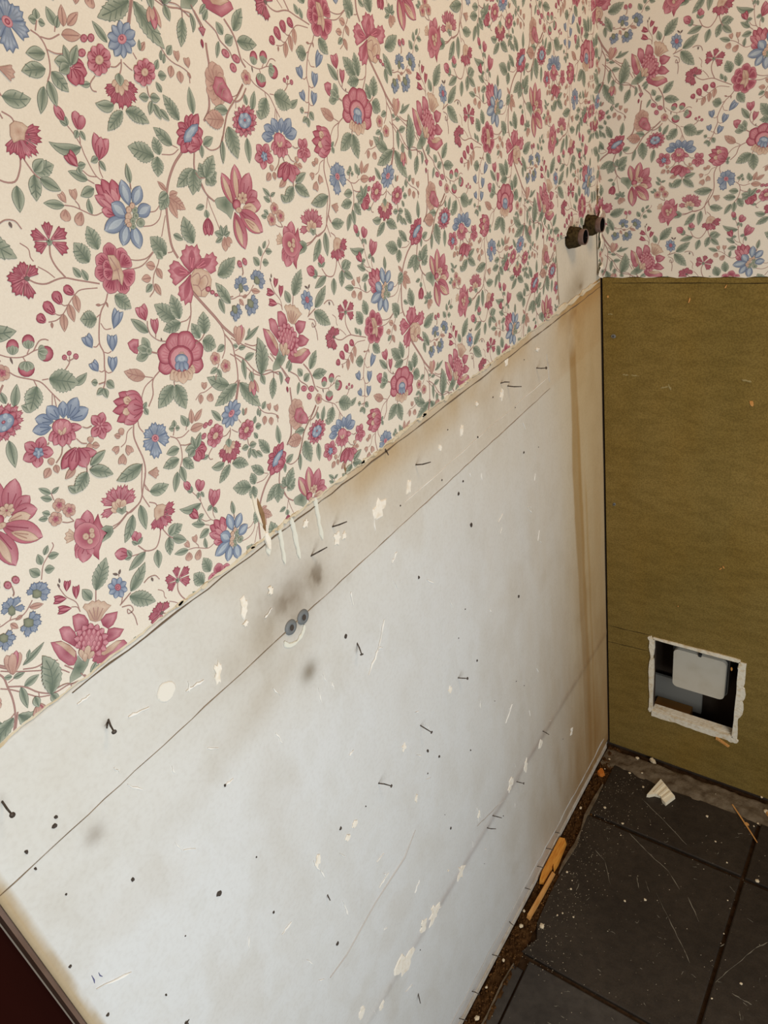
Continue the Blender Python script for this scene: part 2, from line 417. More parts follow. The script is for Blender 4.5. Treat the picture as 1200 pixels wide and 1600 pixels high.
# dark door beyond the end of the left wall
bm = bmesh.new()
add_box(bm, (-0.070, -1.95, 0.004), (-0.032, -1.1235, 2.0))
for (a, b, c, d) in ((-1.62, -1.26, 0.18, 0.92), (-1.62, -1.26, 1.06, 1.82)):
    add_box(bm, (-0.036, a, c), (-0.027, b, d))
tag(from_bm('door_1', bm, m_wood), kind='structure')
bm = bmesh.new()
add_box(bm, (-0.0315, -1.1225, 0.0), (-0.0046, -1.1192, 2.02))
tag(from_bm('trim_1', bm, m_jamb), kind='structure')

# ------------------------------------------------------------------ white board on the left wall
NU, NZ = 300, 290
uu = np.linspace(0.0035, 1.119, NU)
zz = np.linspace(0.012, 1.0785, NZ)
U, Z = np.meshgrid(uu, zz, indexing='ij')
n1 = fbm(U * 9, Z * 7, 4, 1)
n2 = fbm(U * 45, Z * 30, 4, 2)
n3 = fbm(U * 30, Z * 5, 4, 3)


def sm(a, b, x):
    t = np.clip((x - a) / (b - a), 0, 1)
    return t * t * (3 - 2 * t)


def gau(u0, z0, su, sz, ang=0.0):
    c, s = math.cos(ang), math.sin(ang)
    du, dz = U - u0, Z - z0
    a, b = du * c + dz * s, -du * s + dz * c
    return np.exp(-0.5 * ((a / su) ** 2 + (b / sz) ** 2))


base = np.array([lin(214), lin(214), lin(212)])
C = np.ones(U.shape + (3,)) * base


def stain_shade(mask, rgb):
    global C
    f = np.array(rgb)
    C = C * (1 - mask[..., None] * (1 - f))



top = sm(0.80, 1.06, Z)
stain_shade(top * (0.6 + 0.5 * n1), (0.975, 0.94, 0.87))
stain_shade(sm(0.972, 0.978, Z) * sm(0.95, 0.75, U) * (0.5 + 0.5 * n1), (0.95, 0.90, 0.84))
stain_shade(sm(1.02, 1.08, Z) * sm(0.40, 0.60, n1) * sm(0.86, 0.70, U) * 0.9, (0.86, 0.72, 0.52))
stain_shade(sm(0.60, 0.15, U) * (0.35 + 0.9 * n3), (0.94, 0.86, 0.75))
stain_shade(gau(0.86, 0.93, 0.07, 0.014, -0.25) * (0.35 + 0.5 * n2), (0.80, 0.74, 0.66))
stain_shade(gau(0.90, 0.74, 0.02, 0.13, 0.2) * 0.5 * n1, (0.86, 0.81, 0.74))
stain_shade(gau(0.69, 1.07, 0.09, 0.02) * (0.3 + 0.8 * n1), (0.84, 0.74, 0.60))
stain_shade(gau(0.50, 1.07, 0.07, 0.02) * (0.3 + 0.8 * n1), (0.80, 0.68, 0.50))
stain_shade(sm(0.24, 0.13, U + 0.05 * (n3 - 0.5)) * 0.9, (0.95, 0.86, 0.70))
stain_shade(sm(0.122, 0.108, U + 0.03 * (n3 - 0.5)) * 0.8, (0.93, 0.82, 0.62))
# brown run mark coming down beside the corner
uc = 0.125 + 0.010 * (fbm(Z * 6, Z * 0 + 3.0, 3, 5) - 0.5) - 0.008 * sm(0.75, 0.5, Z)
wd = 0.0095 + 0.007 * sm(0.98, 0.75, Z) + 0.008 * (fbm(Z * 14, Z * 0 + 1.0, 3, 6) - 0.5)
run = sm(wd + 0.004, wd - 0.002, np.abs(U - uc)) * sm(1.015, 0.985, Z)
stain_shade(run * (0.62 * sm(0.0, 0.8, Z) + 0.35), (0.74, 0.60, 0.40))
run2 = sm(0.006, 0.002, np.abs(U - uc + 0.035 + 0.02 * (n3 - 0.5))) * sm(0.80, 0.70, Z)
stain_shade(run2 * 0.6, (0.84, 0.72, 0.52))
stain_shade(sm(0.36, 0.05, Z) * sm(0.50, 0.15, U) * (0.6 + 0.5 * n3), (0.86, 0.75, 0.62))
stain_shade(gau(0.10, 1.085, 0.035, 0.022) * 0.9 * sm(0.3, 0.6, n2), (0.68, 0.62, 0.54))
stain_shade(gau(0.11, 1.040, 0.02, 0.03) * 0.6 * sm(0.3, 0.6, n2), (0.72, 0.62, 0.50))
stain_shade(sm(0.60, 0.10, U) * sm(0.85, 0.15, Z) * (0.45 + 0.7 * n3), (0.70, 0.59, 0.46))  # brown corner dirt, deepened so the colour also carries the shading there
stain_shade(sm(0.55, 0.70, n2) * 0.6, (0.95, 0.94, 0.92))
stain_shade(sm(0.30, 0.42, n1 * 0.6 + n2 * 0.4) * sm(0.52, 0.44, n1 * 0.6 + n2 * 0.4) * 0.5, (0.96, 0.945, 0.92))
# smoky marks round the two screws
stain_shade(gau(0.785, 1.005, 0.030, 0.020, 0.3) * (0.25 + 1.0 * n2), (0.50, 0.44, 0.38))
stain_shade(gau(0.765, 0.995, 0.030, 0.020, 0.3) * sm(0.60, 0.68, n2), (0.55, 0.50, 0.44))
stain_shade(gau(0.84, 0.985, 0.060, 0.022) * (0.3 + 0.7 * n2), (0.74, 0.68, 0.60))
stain_shade(gau(0.80, 0.912, 0.008, 0.008), (0.45, 0.40, 0.34))
stain_shade(gau(0.80, 0.90, 0.10, 0.03, 0.5) * 0.5 * n1, (0.85, 0.80, 0.72))
stain_shade(gau(1.046, 0.955, 0.006, 0.006) * 0.7, (0.55, 0.50, 0.46))
# ochre glue along the door end
stain_shade(sm(1.1085, 1.1135, U + 0.005 * (n2 - 0.5) + 0.004 * (n3 - 0.5)) * (0.75 + 0.4 * n3), (0.66, 0.50, 0.30))
# rail mark across the lower part
zb = 0.338 + 0.004 * (fbm(U * 12, U * 0, 2, 9) - 0.5)
stain_shade(np.exp(-0.5 * ((Z - zb) / 0.006) ** 2) * sm(0.95, 0.7, U) * (0.3 + 0.6 * n2), (0.72, 0.66, 0.64))
stain_shade(np.exp(-0.5 * ((Z - zb - 0.02) / 0.02) ** 2) * sm(0.9, 0.5, U) * 0.5, (0.92, 0.90, 0.89))
stain_shade(sm(0.62, 0.75, n1) * 0.6, (0.93, 0.90, 0.86))
stain_shade(sm(0.05, 0.02, Z) * (0.4 + 0.5 * n2), (0.78, 0.72, 0.68))
relief = 0.0009 * (n1 - 0.5) + 0.0007 * np.exp(-0.5 * ((Z - zb) / 0.005) ** 2)
V = np.stack([relief, -U, Z], -1).reshape(-1, 3)
idx = np.arange(NU * NZ).reshape(NU, NZ)
Q = np.stack([idx[:-1, :-1], idx[1:, :-1], idx[1:, 1:], idx[:-1, 1:]], -1).reshape(-1, 4)
# thickness: back sheet and rim
back = V.copy()
back[:, 0] = -0.0044
n0 = len(V)
rim = np.concatenate([idx[:, 0], idx[-1, 1:], idx[::-1, -1][1:], idx[0, ::-1][1:-1]])
rq = np.stack([rim, np.roll(rim, -1), np.roll(rim, -1) + n0, rim + n0], -1)
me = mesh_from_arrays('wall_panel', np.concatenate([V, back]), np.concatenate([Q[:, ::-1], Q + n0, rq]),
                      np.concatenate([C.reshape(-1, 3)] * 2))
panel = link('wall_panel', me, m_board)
tag(panel, 'stained white painted board full of nails, below the floral wallpaper', 'wall panel')

ZL = 0.9755


def strip_on(plane, pts, w, h0, h1, name, m, parent, jitter=0.0):
    """a thin ribbon with thickness along a polyline on a plane"""
    bm = bmesh.new()
    L = []
    for i, (a, b) in enumerate(pts):
        p, q = pts[max(i - 1, 0)], pts[min(i + 1, len(pts) - 1)]
        dx, dy = q[0] - p[0], q[1] - p[1]
        d = math.hypot(dx, dy) or 1
        ww = w * (0.5 + jitter * (random.random() - 0.5))
        if i in (0, len(pts) - 1):
            ww *= 0.3
        nx, ny = -dy / d * ww, dx / d * ww
        L.append((bm.verts.new(P3(plane, a + nx, b + ny, h0)), bm.verts.new(P3(plane, a + nx * .7, b + ny * .7, h1)),
                  bm.verts.new(P3(plane, a - nx * .7, b - ny * .7, h1)), bm.verts.new(P3(plane, a - nx, b - ny, h0))))
    for A, B in zip(L, L[1:]):
        for k in range(3):
            bm.faces.new((A[k], A[k + 1], B[k + 1], B[k]))
    bm.faces.new(L[0])
    bm.faces.new(L[-1][::-1])
    return from_bm(name, bm, m, parent)


def wob(p, q, n, amp):
    out = []
    for i in range(n + 1):
        t = i / n
        out.append((p[0] + (q[0] - p[0]) * t + (random.random() - .5) * amp * (0 < i < n),
                    p[1] + (q[1] - p[1]) * t + (random.random() - .5) * amp * (0 < i < n)))
    return out


# joints and cut lines in the board
strip_on('L', wob((1.119, 0.9762), (0.21, 0.9745), 60, 0.0012), 0.00065, 0.0002, 0.0008, 'joint_line', m_line, panel, 0.9)
strip_on('L', wob((1.013, 1.0755), (0.005, 1.0655), 60, 0.0016), 0.0010, 0.0003, 0.0009, 'cut_line', m_cut, panel, 0.9)
strip_on('L', wob((0.60, 0.9985), (0.215, 0.994), 24, 0.002), 0.0008, 0.0003, 0.0007, 'scratch', m_scr, panel, 0.9)
strip_on('L', [(0.90, 0.50), (0.868, 0.497), (0.80, 0.512), (0.732, 0.515), (0.70, 0.535)], 0.0030, 0.0001, 0.0010, 'crease', m_crease, panel, 0.6)
strip_on('L', wob((0.56, 0.372), (0.47, 0.334), 8, 0.003), 0.0024, 0.0003, 0.0010, 'crease', m_crease, panel, 0.8)
strip_on('L', wob((0.77, 0.045), (0.03, 0.04), 40, 0.005), 0.0030, 0.0002, 0.0011, 'crease', m_crease, panel, 0.9)
strip_on('L', wob((0.215, 1.03), (0.21, 0.985), 6, 0.003), 0.005, 0.0001, 0.0009, 'filler_patch', m_bead, panel, 0.9)
for i, (a, b, c, d) in enumerate(SCRATCH):
    strip_on('L', wob((a, b), (c, d), 5, 0.002), 0.0017, 0.0002, 0.0010, 'scratch', m_scr, panel, 0.9)
for i in range(60):
    a, b = random.uniform(0.25, 1.08), random.uniform(0.25, 1.03)
    an, ln = random.gauss(1.2, 0.6), random.uniform(0.006, 0.02)
    strip_on('L', wob((a, b), (a + ln * math.cos(an), b + ln * math.sin(an)), 3, 0.0015), 0.0011, 0.0002, 0.0009, 'scratch', m_scr, panel, 0.9)
# pen strokes
strip_on('L', [(1.0985, 0.842), (1.0988, 0.836), (1.0998, 0.833)], 0.0011, 0.0002, 0.0008, 'pen_mark', m_pen, panel)
strip_on('L', [(1.0935, 0.838), (1.0938, 0.834), (1.0928, 0.831)], 0.0009, 0.0002, 0.0008, 'pen_mark', m_pen, panel)
# white chips and filler
for (a, b, rx, ry) in CHIPS:
    plate('filler_patch', blob(a, b, rx * .72, ry * .95, 15, 0.45, 0.35), 'L', 0.0002, 0.0012, m_chip, panel, 0.12)
for (a, b, r) in ((0.948, 1.018, 0.0085),):
    plate('filler_patch', blob(a, b, r, r * 1.15, 16, 0.08), 'L', 0.0002, 0.0010, m_cream, panel, 0.1)
# screw plug ring left of the screws
strip_on('L', [(0.8045 + 0.0145 * math.cos(t), 0.967 + 0.011 * math.sin(t)) for t in [math.radians(d) for d in range(185, 375, 12)]],
         0.004, 0.0002, 0.0012, 'filler_patch', m_drip, panel, 0.5)
# nail holes
for (a, b, r) in DOTS:
    plate('nail_hole', blob(a, b, r * .75, r * .88, 9, 0.25), 'L', 0.0003, 0.0011, m_dark, panel, 0.2)
for k in range(26):
    r = random.uniform(0.0005, 0.0011)
    plate('nail_hole', blob(random.uniform(0.15, 1.1), random.uniform(0.1, 1.05), r, r, 6, 0.3), 'L', 0.0003, 0.0010, m_dark, panel, 0.2)
# bent nails standing out of the board
for (a, b, h, c, d) in NAILS3:
    bm = bmesh.new()
    p0, p1 = Vector((-0.003, -a, b)), Vector((h, -c, d))
    mid = p0.lerp(p1, 0.55) + Vector((0.0, random.uniform(-.001, .001), random.uniform(-.0012, .0012)))
    add_tube(bm, p0, mid, 0.0008, 0.0008, 7)
    add_tube(bm, mid, p1, 0.0008, 0.0006, 7)
    dr = (p1 - mid).normalized()
    if random.random() < 0.35:
        add_tube(bm, p1, p1 + dr * 0.0009, 0.0020, 0.0020, 9)
    from_bm('nail', bm, m_nail, panel, True)
# two dome screws with washers
for (a, b) in ((0.8067, 0.9757), (0.7886, 0.9747)):
    bm = bmesh.new()
    prof = [(0.0, 0.0016), (0.0042, 0.0018), (0.0050, 0.0024), (0.0060, 0.0016), (0.0074, 0.0014), (0.0080, 0.0002)]
    rings = []
    for (r, h) in prof[::-1]:
        rings.append([bm.verts.new((h, -a + r * math.cos(t), b + r * math.sin(t))) for t in [2 * math.pi * i / 20 for i in range(20)]] if r else [bm.verts.new((h, -a, b))])
    for A, B in zip(rings, rings[1:]):
        for i in range(20):
            j = (i + 1) % 20
            bm.faces.new((A[i], A[j], B[j], B[i]) if len(B) > 1 else (A[i], A[j], B[0]))
    s = from_bm('screw', bm, m_steel, panel, True)
    plate('screw_recess', blob(a, b, 0.0030, 0.0030, 12, 0.02), 'L', 0.0012, 0.0021, m_dark, s)
# paint drips hanging from the paper edge
for (a, b, c, d, w) in DRIPS:
    n = 7
    pts = [(a + (c - a) * i / n + random.uniform(-.0006, .0006), b + (d - b) * i / n) for i in range(n + 1)]
    strip_on('L', [(pts[0][0], pts[0][1] + 0.004)] + pts, w * 0.95, 0.0002, 0.0014, 'paint_drip', m_drip, panel, 0.25)
# bead of board along the floor
bm = bmesh.new()
add_box(bm, (-0.0044, -1.119, 0.0), (0.0022, -0.02, 0.0125))
from_bm('bottom_bead', bm, m_bead, panel)

# ------------------------------------------------------------------ wallpaper
# flat print of one wallpaper repeat: shapes in tenths of a millimetre
PRINT = """
B n 4 -1229 -1212 -1314 -1150 116 0
B p 3 -1164 -1226 -1092 -1071 110 0
B p 3 -1171 -1222 -1191 -1087 94 0
B p 3 -1190 -1264 -1296 -1303 87 0
B p 3 -1203 -1273 -1305 -1343 79 0
B p 3 -1179 -1279 -1275 -1400 119 0
B p 3 -1148 -1290 -1198 -1385 88 0
F P -1113 -1294 -1031 -1138 -1040 -1212 -1027 -1311 -1076 -1336 -1132 -1391 -1159 -1453 -1184 -1394 -1139 -1332 -1115 -1257 -1091 -1182
O q -1167 -1242 89 -56 -40 -92
O n -1123 -1225 19 -11 -9 -21
O n -1179 -1239 23 -14 -11 -24
O n -1134 -1258 20 -12 -9 -21
O n -1165 -1288 20 -13 -9 -20
F g -1014 -1301 -1056 -1248 -1010 -1249 -968 -1283 -976 -1324 -1015 -1346 -1094 -1347 -1056 -1312 -1026 -1307
S 9 -970 -1305 -906 -1294 -823 -1260
-
S 6 -1408 -1144 -1413 -1175 -1479 -1219 -1529 -1256 -1578 -1337
B g 0 -1492 -1193 -1441 -1144 41 0
B g 0 -1474 -1218 -1398 -1242 53 0
B g 0 -1535 -1243 -1527 -1162 53 0
B g 0 -1532 -1289 -1465 -1316 62 0
B g 0 -1575 -1304 -1620 -1225 67 0
-
B g 0 -1278 -839 -1340 -763 43 0
B g 0 -1275 -840 -1209 -823 33 0
B g 0 -1288 -878 -1353 -825 45 0
S 6 -1276 -835 -1279 -887
B g 0 -1342 -963 -1384 -921 44 0
B g 0 -1366 -978 -1427 -954 38 0
S 5 -1288 -1054 -1256 -1078 -1211 -1092
S 5 -1227 -1052 -1211 -1092
5 -1260 -936 49
5 -1211 -1006 50
5 -1322 -1009 51
-
S 10 -829 -1239 -797 -1267 -730 -1250 -693 -1234 -655 -1192
S 9 -965 -1286 -903 -1286 -822 -1256
B p 4 -856 -1177 -1022 -1170 78 0
B p 4 -856 -1177 -973 -1057 78 0
B p 4 -856 -1177 -909 -1027 78 0
B p 4 -856 -1177 -700 -1121 80 0
B p 4 -856 -1177 -707 -1172 72 0
B p 4 -856 -1177 -865 -1021 74 0
B p 4 -856 -1177 -798 -1032 83 0
B p 4 -856 -1177 -746 -1056 79 0
B n 3 -865 -1199 -935 -1163 54 0
B n 3 -873 -1195 -902 -1119 54 0
B n 3 -862 -1192 -853 -1116 62 0
B n 3 -847 -1191 -802 -1154 54 0
F g -861 -1211 -902 -1196 -874 -1176 -852 -1202 -813 -1202 -827 -1240 -865 -1244
B g 0 -787 -1291 -930 -1451 86 13
B g 0 -703 -1257 -731 -1456 77 0
-
S 7 -607 -1136 -590 -1205
B g 0 -590 -1205 -414 -1237 98 -13
S 9 -625 -1278 -582 -1312 -573 -1341
S 10 -618 -1526 -645 -1578 -707 -1637 -791 -1612 -839 -1533
S 8 -791 -1612 -848 -1600 -919 -1578
S 9 -597 -1539 -569 -1615 -540 -1653
B P 4 -579 -1404 -423 -1394 73 0
B P 4 -579 -1404 -683 -1491 77 0
B P 4 -579 -1404 -438 -1458 73 0
B P 4 -579 -1404 -500 -1529 72 0
B P 4 -579 -1404 -609 -1541 80 0
B p 4 -579 -1404 -553 -1536 64 0
F n -572 -1389 -608 -1349 -570 -1333 -524 -1350 -499 -1379 -530 -1404 -551 -1440 -578 -1434 -626 -1443 -630 -1402
O d -513 -1414 4 -3 -2 -5
O d -517 -1441 4 -3 -2 -5
O d -541 -1455 4 -3 -2 -5
-
B p 2 -841 -1512 -828 -1411 63 0
B p 2 -841 -1512 -787 -1445 54 0
B g 0 -840 -1522 -874 -1472 37 0
B g 0 -840 -1522 -778 -1495 37 0
B p 3 -925 -1556 -1034 -1479 94 0
B g 0 -921 -1581 -935 -1510 43 0
B g 0 -921 -1581 -979 -1567 36 0
B g 0 -802 -1615 -982 -1667 78 0
B g 0 -705 -1658 -748 -1801 78 0
B g 1 -565 -1607 -422 -1596 103 0
B g 0 -565 -1607 -477 -1552 70 0
B g 0 -572 -1623 -619 -1764 84 0
B g 0 -545 -1650 -435 -1740 74 0
-
S 10 -1268 -1638 -1307 -1726
B g 1 -1271 -1645 -1104 -1466 128 0
R b -1114 -1733 8 72 -51 -34 -79 53 3
O p -1112 -1729 23 -16 -11 -26
O P -1114 -1728 11 -7 -5 -12
S 5 -1108 -1821 -1135 -1862
S 4 -1072 -1659 -1067 -1643
B d 0 -1066 -1644 -1039 -1614 21 0
B d 0 -1073 -1641 -1109 -1609 19 0
B g 0 -1034 -1824 -837 -1686 102 -9
B g 1 -1056 -1854 -876 -2031 127 0
S 8 -1037 -1832 -1095 -1851 -1153 -1869
S 5 -909 -1832 -856 -1818 -800 -1836 -778 -1887
B d 0 -836 -1832 -835 -1868 20 0
-
S 9 -1869 -2134 -1940 -2085 -1990 -2014 -2063 -1909 -2120 -1848
S 9 -2068 -1737 -1997 -1803 -1867 -1906 -1740 -2002 -1687 -2079
S 8 -1762 -1916 -1718 -1933
F g -1612 -2094 -1584 -2000 -1572 -2066 -1505 -2071 -1552 -2125 -1625 -2165 -1720 -2154 -1700 -2110 -1645 -2066
F p -1622 -1934 -1709 -1780 -1641 -1820 -1602 -1890 -1582 -1966 -1599 -2023 -1638 -2051 -1672 -2027 -1708 -1932 -1714 -1848
F n -1625 -1921 -1684 -1800 -1636 -1829 -1599 -1903 -1586 -1974 -1609 -2005 -1625 -1961 -1644 -1905 -1657 -1856
F p -1553 -1900 -1620 -1735 -1585 -1734 -1546 -1764 -1530 -1829 -1536 -1904 -1576 -1932 -1599 -1883 -1631 -1818
F p -1457 -1848 -1499 -1708 -1454 -1718 -1418 -1760 -1410 -1815 -1420 -1847 -1477 -1852 -1530 -1829 -1518 -1761
F p -1315 -1928 -1330 -1876 -1275 -1858 -1186 -1900 -1215 -1944 -1257 -1973 -1306 -1975 -1332 -1925
F p -1319 -2027 -1306 -1975 -1258 -1998 -1196 -2062 -1249 -2093 -1306 -2088 -1356 -2069 -1344 -2017
F p -1411 -2128 -1467 -2082 -1384 -2109 -1284 -2106 -1229 -2140 -1217 -2182 -1288 -2208 -1356 -2227 -1438 -2190 -1485 -2166 -1511 -2117
F n -1387 -2117 -1457 -2080 -1380 -2101 -1284 -2106 -1247 -2136 -1337 -2158 -1418 -2143
F n -1349 -1812 -1400 -1822 -1395 -1748 -1409 -1699 -1384 -1683 -1360 -1701 -1326 -1697 -1309 -1720 -1281 -1720 -1270 -1748 -1246 -1759 -1236 -1792 -1212 -1825 -1233 -1829 -1289 -1847 -1330 -1876 -1370 -1860
S 4 -1372 -1844 -1375 -1744
S 4 -1365 -1849 -1340 -1750
S 4 -1358 -1854 -1307 -1770
S 4 -1350 -1856 -1278 -1801
R p -1452 -1972 14 113 -91 -55 -124 58 2
O P -1455 -1969 78 -63 -39 -88
B l 3 -1490 -1901 -1469 -1863 30 0
B l 3 -1454 -1914 -1432 -1875 30 0
B l 3 -1423 -1939 -1403 -1897 30 0
B l 3 -1400 -1972 -1380 -1933 30 0
B l 3 -1525 -1918 -1503 -1880 29 0
B l 3 -1489 -1941 -1469 -1902 30 0
B l 3 -1455 -1969 -1434 -1925 30 0
B l 3 -1426 -1998 -1405 -1957 30 0
B l 3 -1396 -2016 -1383 -1976 29 0
B l 3 -1546 -1946 -1535 -1905 29 0
B l 3 -1523 -1965 -1503 -1925 30 0
B l 3 -1491 -1991 -1471 -1951 30 0
B l 3 -1456 -2019 -1436 -1979 30 0
B l 3 -1427 -2043 -1408 -2007 30 0
B l 3 -1537 -1998 -1523 -1960 30 0
B l 3 -1481 -2039 -1461 -2004 30 0
B l 3 -1454 -2062 -1432 -2028 30 0
B n 2 -1559 -2057 -1556 -1968 41 0
B n 2 -1535 -2077 -1471 -2053 44 0
B n 2 -1542 -2061 -1489 -1982 55 0
B n 2 -1560 -2081 -1537 -2019 45 0
B g 1 -1866 -2127 -1798 -1828 148 -43
-
S 6 -1497 -1434 -1492 -1488 -1478 -1554 -1434 -1633 -1436 -1717
S 6 -1478 -1643 -1442 -1670 -1436 -1717
T P -1462 -1518 -1427 -1456 55
T P -1424 -1611 -1389 -1528 56
T P -1483 -1564 -1558 -1523 63
T P -1481 -1650 -1563 -1608 62
B d 0 -1479 -1433 -1469 -1399 14 0
B d 0 -1492 -1460 -1494 -1427 14 0
B g 0 -1327 -1687 -1358 -1574 77 0
-
S 8 -1973 -1454 -1932 -1464 -1870 -1462 -1809 -1482 -1759 -1475 -1689 -1428
S 6 -1870 -1462 -1841 -1431
S 6 -1874 -1487 -1887 -1531
B t 0 -1728 -1462 -1635 -1499 46 0
B t 0 -1786 -1482 -1842 -1484 30 0
B t 0 -1877 -1484 -1848 -1548 40 0
B b 4 -1828 -1396 -1898 -1375 57 0
B b 4 -1828 -1396 -1864 -1326 57 0
B b 4 -1828 -1396 -1807 -1317 57 0
B b 4 -1828 -1396 -1748 -1353 61 0
B b 4 -1828 -1396 -1751 -1445 58 0
F e -1833 -1406 -1848 -1381 -1817 -1373 -1808 -1411 -1824 -1444 -1850 -1442 -1861 -1416
B b 4 -1643 -1398 -1700 -1348 55 0
B b 4 -1643 -1398 -1639 -1319 70 0
B b 4 -1643 -1398 -1585 -1343 63 0
B b 4 -1643 -1398 -1553 -1381 63 0
B b 4 -1643 -1398 -1556 -1447 64 0
B b 4 -1643 -1398 -1600 -1485 56 0
F e -1646 -1405 -1661 -1367 -1632 -1375 -1612 -1411 -1629 -1440 -1660 -1435 -1681 -1411
B b 4 -1776 -1548 -1707 -1503 56 0
B b 4 -1776 -1548 -1684 -1559 60 0
B b 4 -1776 -1548 -1701 -1611 60 0
B b 4 -1776 -1548 -1756 -1645 60 0
B b 4 -1776 -1548 -1827 -1641 59 0
B b 4 -1776 -1548 -1845 -1577 50 0
F e -1778 -1552 -1795 -1511 -1764 -1521 -1740 -1553 -1760 -1593 -1792 -1582 -1812 -1557
B b 4 -1956 -1539 -1889 -1536 57 0
B b 4 -1956 -1539 -1887 -1596 56 0
B b 4 -1956 -1539 -1930 -1624 56 0
B b 4 -1956 -1539 -1978 -1636 57 0
B b 4 -1956 -1539 -2009 -1579 55 0
F e -1956 -1539 -1972 -1509 -1941 -1514 -1925 -1546 -1945 -1580 -1972 -1572 -1985 -1544
O p -1784 -1236 22 -15 -11 -25
O p -1726 -1234 22 -16 -11 -25
S 4 -1764 -1259 -1771 -1306 -1787 -1325
-
B t 2 -2013 -1818 -1991 -1662 62 0
B t 2 -2013 -1818 -1908 -1703 59 0
B p 2 -2006 -1805 -1923 -1676 48 0
B t 2 -2015 -1816 -1952 -1676 60 0
B g 0 -2023 -1824 -2072 -1795 38 0
B g 0 -2022 -1839 -1942 -1855 42 0
B g 0 -1933 -1801 -1744 -1747 47 -8
B g 0 -1888 -1781 -1847 -1729 31 0
-
S 23 327 5 386 -94 468 -229 523 -328 611 -442
S 9 499 -298 514 -381 478 -491 425 -550
S 13 514 -381 562 -477 558 -565 546 -678 506 -801 409 -957
S 11 558 -565 647 -644 709 -751 797 -834 911 -855 976 -905
S 8 709 -751 694 -792
S 7 573 -543 636 -540
S 10 692 -524 764 -569 824 -581
S 11 940 -699 982 -772
B g 0 648 -640 766 -634 63 0
B g 0 628 -628 600 -802 57 0
S 11 1031 -868 1088 -990
S 14 1298 -933 1347 -1012 1369 -1083 1378 -1191 1407 -1246
B g 0 1363 -1009 1499 -878 96 0
B g 0 1378 -1076 1578 -1114 99 0
S 10 1109 -929 1186 -999 1210 -1060 1277 -1128 1291 -1176
B g 0 1095 -928 1159 -869 51 0
B g 1 1252 -1026 1213 -945 71 0
B g 0 1256 -1078 1348 -1044 77 0
B g 0 1194 -1063 1137 -1163 42 0
O p 1234 -1142 36 -15 -9 -26
O p 1327 -1183 37 -15 -9 -27
O p 1278 -1236 31 -13 -10 -29
S 6 1491 -588 1556 -619 1562 -670 1516 -669 1528 -634 1554 -717 1547 -804
S 8 544 -78 600 -128 702 -142
B g 0 656 -184 565 6 93 0
B g 0 558 -116 570 -237 58 0
O P 477 -17 26 -8 -7 -19
O P 509 -51 22 -7 -6 -16
O P 538 -80 18 -6 -5 -13
-
B g 0 483 -462 393 -481 59 0
B g 0 352 -602 266 -613 49 0
B g 0 349 -610 364 -692 50 0
S 5 379 -577 352 -602
B g 0 423 -776 226 -627 111 19
S 8 518 -768 469 -785 422 -780
S 5 324 -644 299 -679
5 357 -524 53
5 436 -617 54
-
S 7 250 -713 170 -725 115 -719 59 -749
T t 166 -707 185 -659 62
B t 2 220 -759 181 -815 72 0
B t 0 124 -727 91 -796 52 0
S 12 535 -775 449 -917
B g 1 497 -792 219 -868 118 10
B g 1 532 -797 683 -1072 130 -10
-
S 18 1069 -1063 1060 -1110 1048 -1207
S 18 1048 -1207 991 -1306 963 -1419 931 -1478 865 -1532
R t 1068 -1320 9 91 -41 -48 -137 105 2
F p 1104 -1367 1048 -1311 1077 -1271 1147 -1286 1168 -1333 1192 -1375 1203 -1434 1164 -1459 1098 -1429 1039 -1380 1026 -1332
S 6 1055 -1377 1094 -1331 1136 -1318
S 6 1091 -1404 1120 -1364 1159 -1361
S 11 1200 -1443 1243 -1452 1297 -1433 1363 -1377
-
S 8 659 784 693 684 714 599 768 554
S 7 711 592 717 523 735 428 747 356
S 5 711 592 671 518
B g 0 659 543 572 540 45 0
B P 3 660 460 591 347 66 0
B P 3 665 459 655 331 66 0
B P 3 664 467 627 334 66 0
B g 0 658 457 665 516 54 0
B t 3 775 294 746 190 69 0
B t 3 796 289 834 231 39 0
B t 3 793 282 796 209 41 0
B g 0 767 304 687 347 56 0
B g 0 762 305 763 383 47 0
B g 0 772 303 826 368 47 0
B g 0 777 301 840 314 38 0
B g 0 751 292 671 277 38 0
B g 1 465 325 443 517 131 13
B g 1 606 51 823 129 125 -19
-
F g 870 513 769 557 802 569 900 560 940 514 934 453 883 394 854 440 776 503
B p 3 961 478 907 724 117 0
B n 3 940 498 907 702 50 0
B p 3 1005 500 1058 756 123 0
B n 3 997 509 1043 729 51 0
B p 3 1046 483 1189 672 130 0
B p 3 1093 481 1226 525 95 0
B p 3 1066 471 1233 420 119 0
B n 3 1033 447 1177 404 85 0
B p 3 983 442 1187 230 153 0
B n 3 1016 372 1156 233 67 0
B p 3 939 436 952 153 136 0
B n 3 928 392 933 182 56 0
R n 1052 514 7 53 -11 -16 -43 32 2
O P 975 483 42 -9 -14 -36
O n 983 442 31 -7 -8 -20
-
S 19 589 916 494 856 411 774 361 700 316 603 277 446 266 346 289 264
S 5 288 559 203 435
S 7 276 612 231 551 162 524 80 533
S 7 263 629 214 604 150 611
S 7 266 346 255 319 215 321
B g 0 308 424 383 368 50 0
B g 1 198 315 107 458 133 0
B g 1 129 351 155 296 73 0
S 7 94 361 25 335 -48 340 -113 362
S 7 91 354 -28 299 -139 301
S 6 123 301 100 271 44 219 11 162 3 119 -50 86
B t 0 73 263 0 298 62 0
B t 0 82 250 98 170 55 0
B t 0 9 203 -72 216 57 0
B t 0 24 158 46 67 51 0
B g 0 1 161 -68 125 50 0
-
B t 0 359 707 306 780 41 0
B t 0 370 673 452 678 50 0
B t 1 366 663 479 556 86 0
B t 1 358 644 386 515 67 0
B g 1 360 686 257 602 92 0
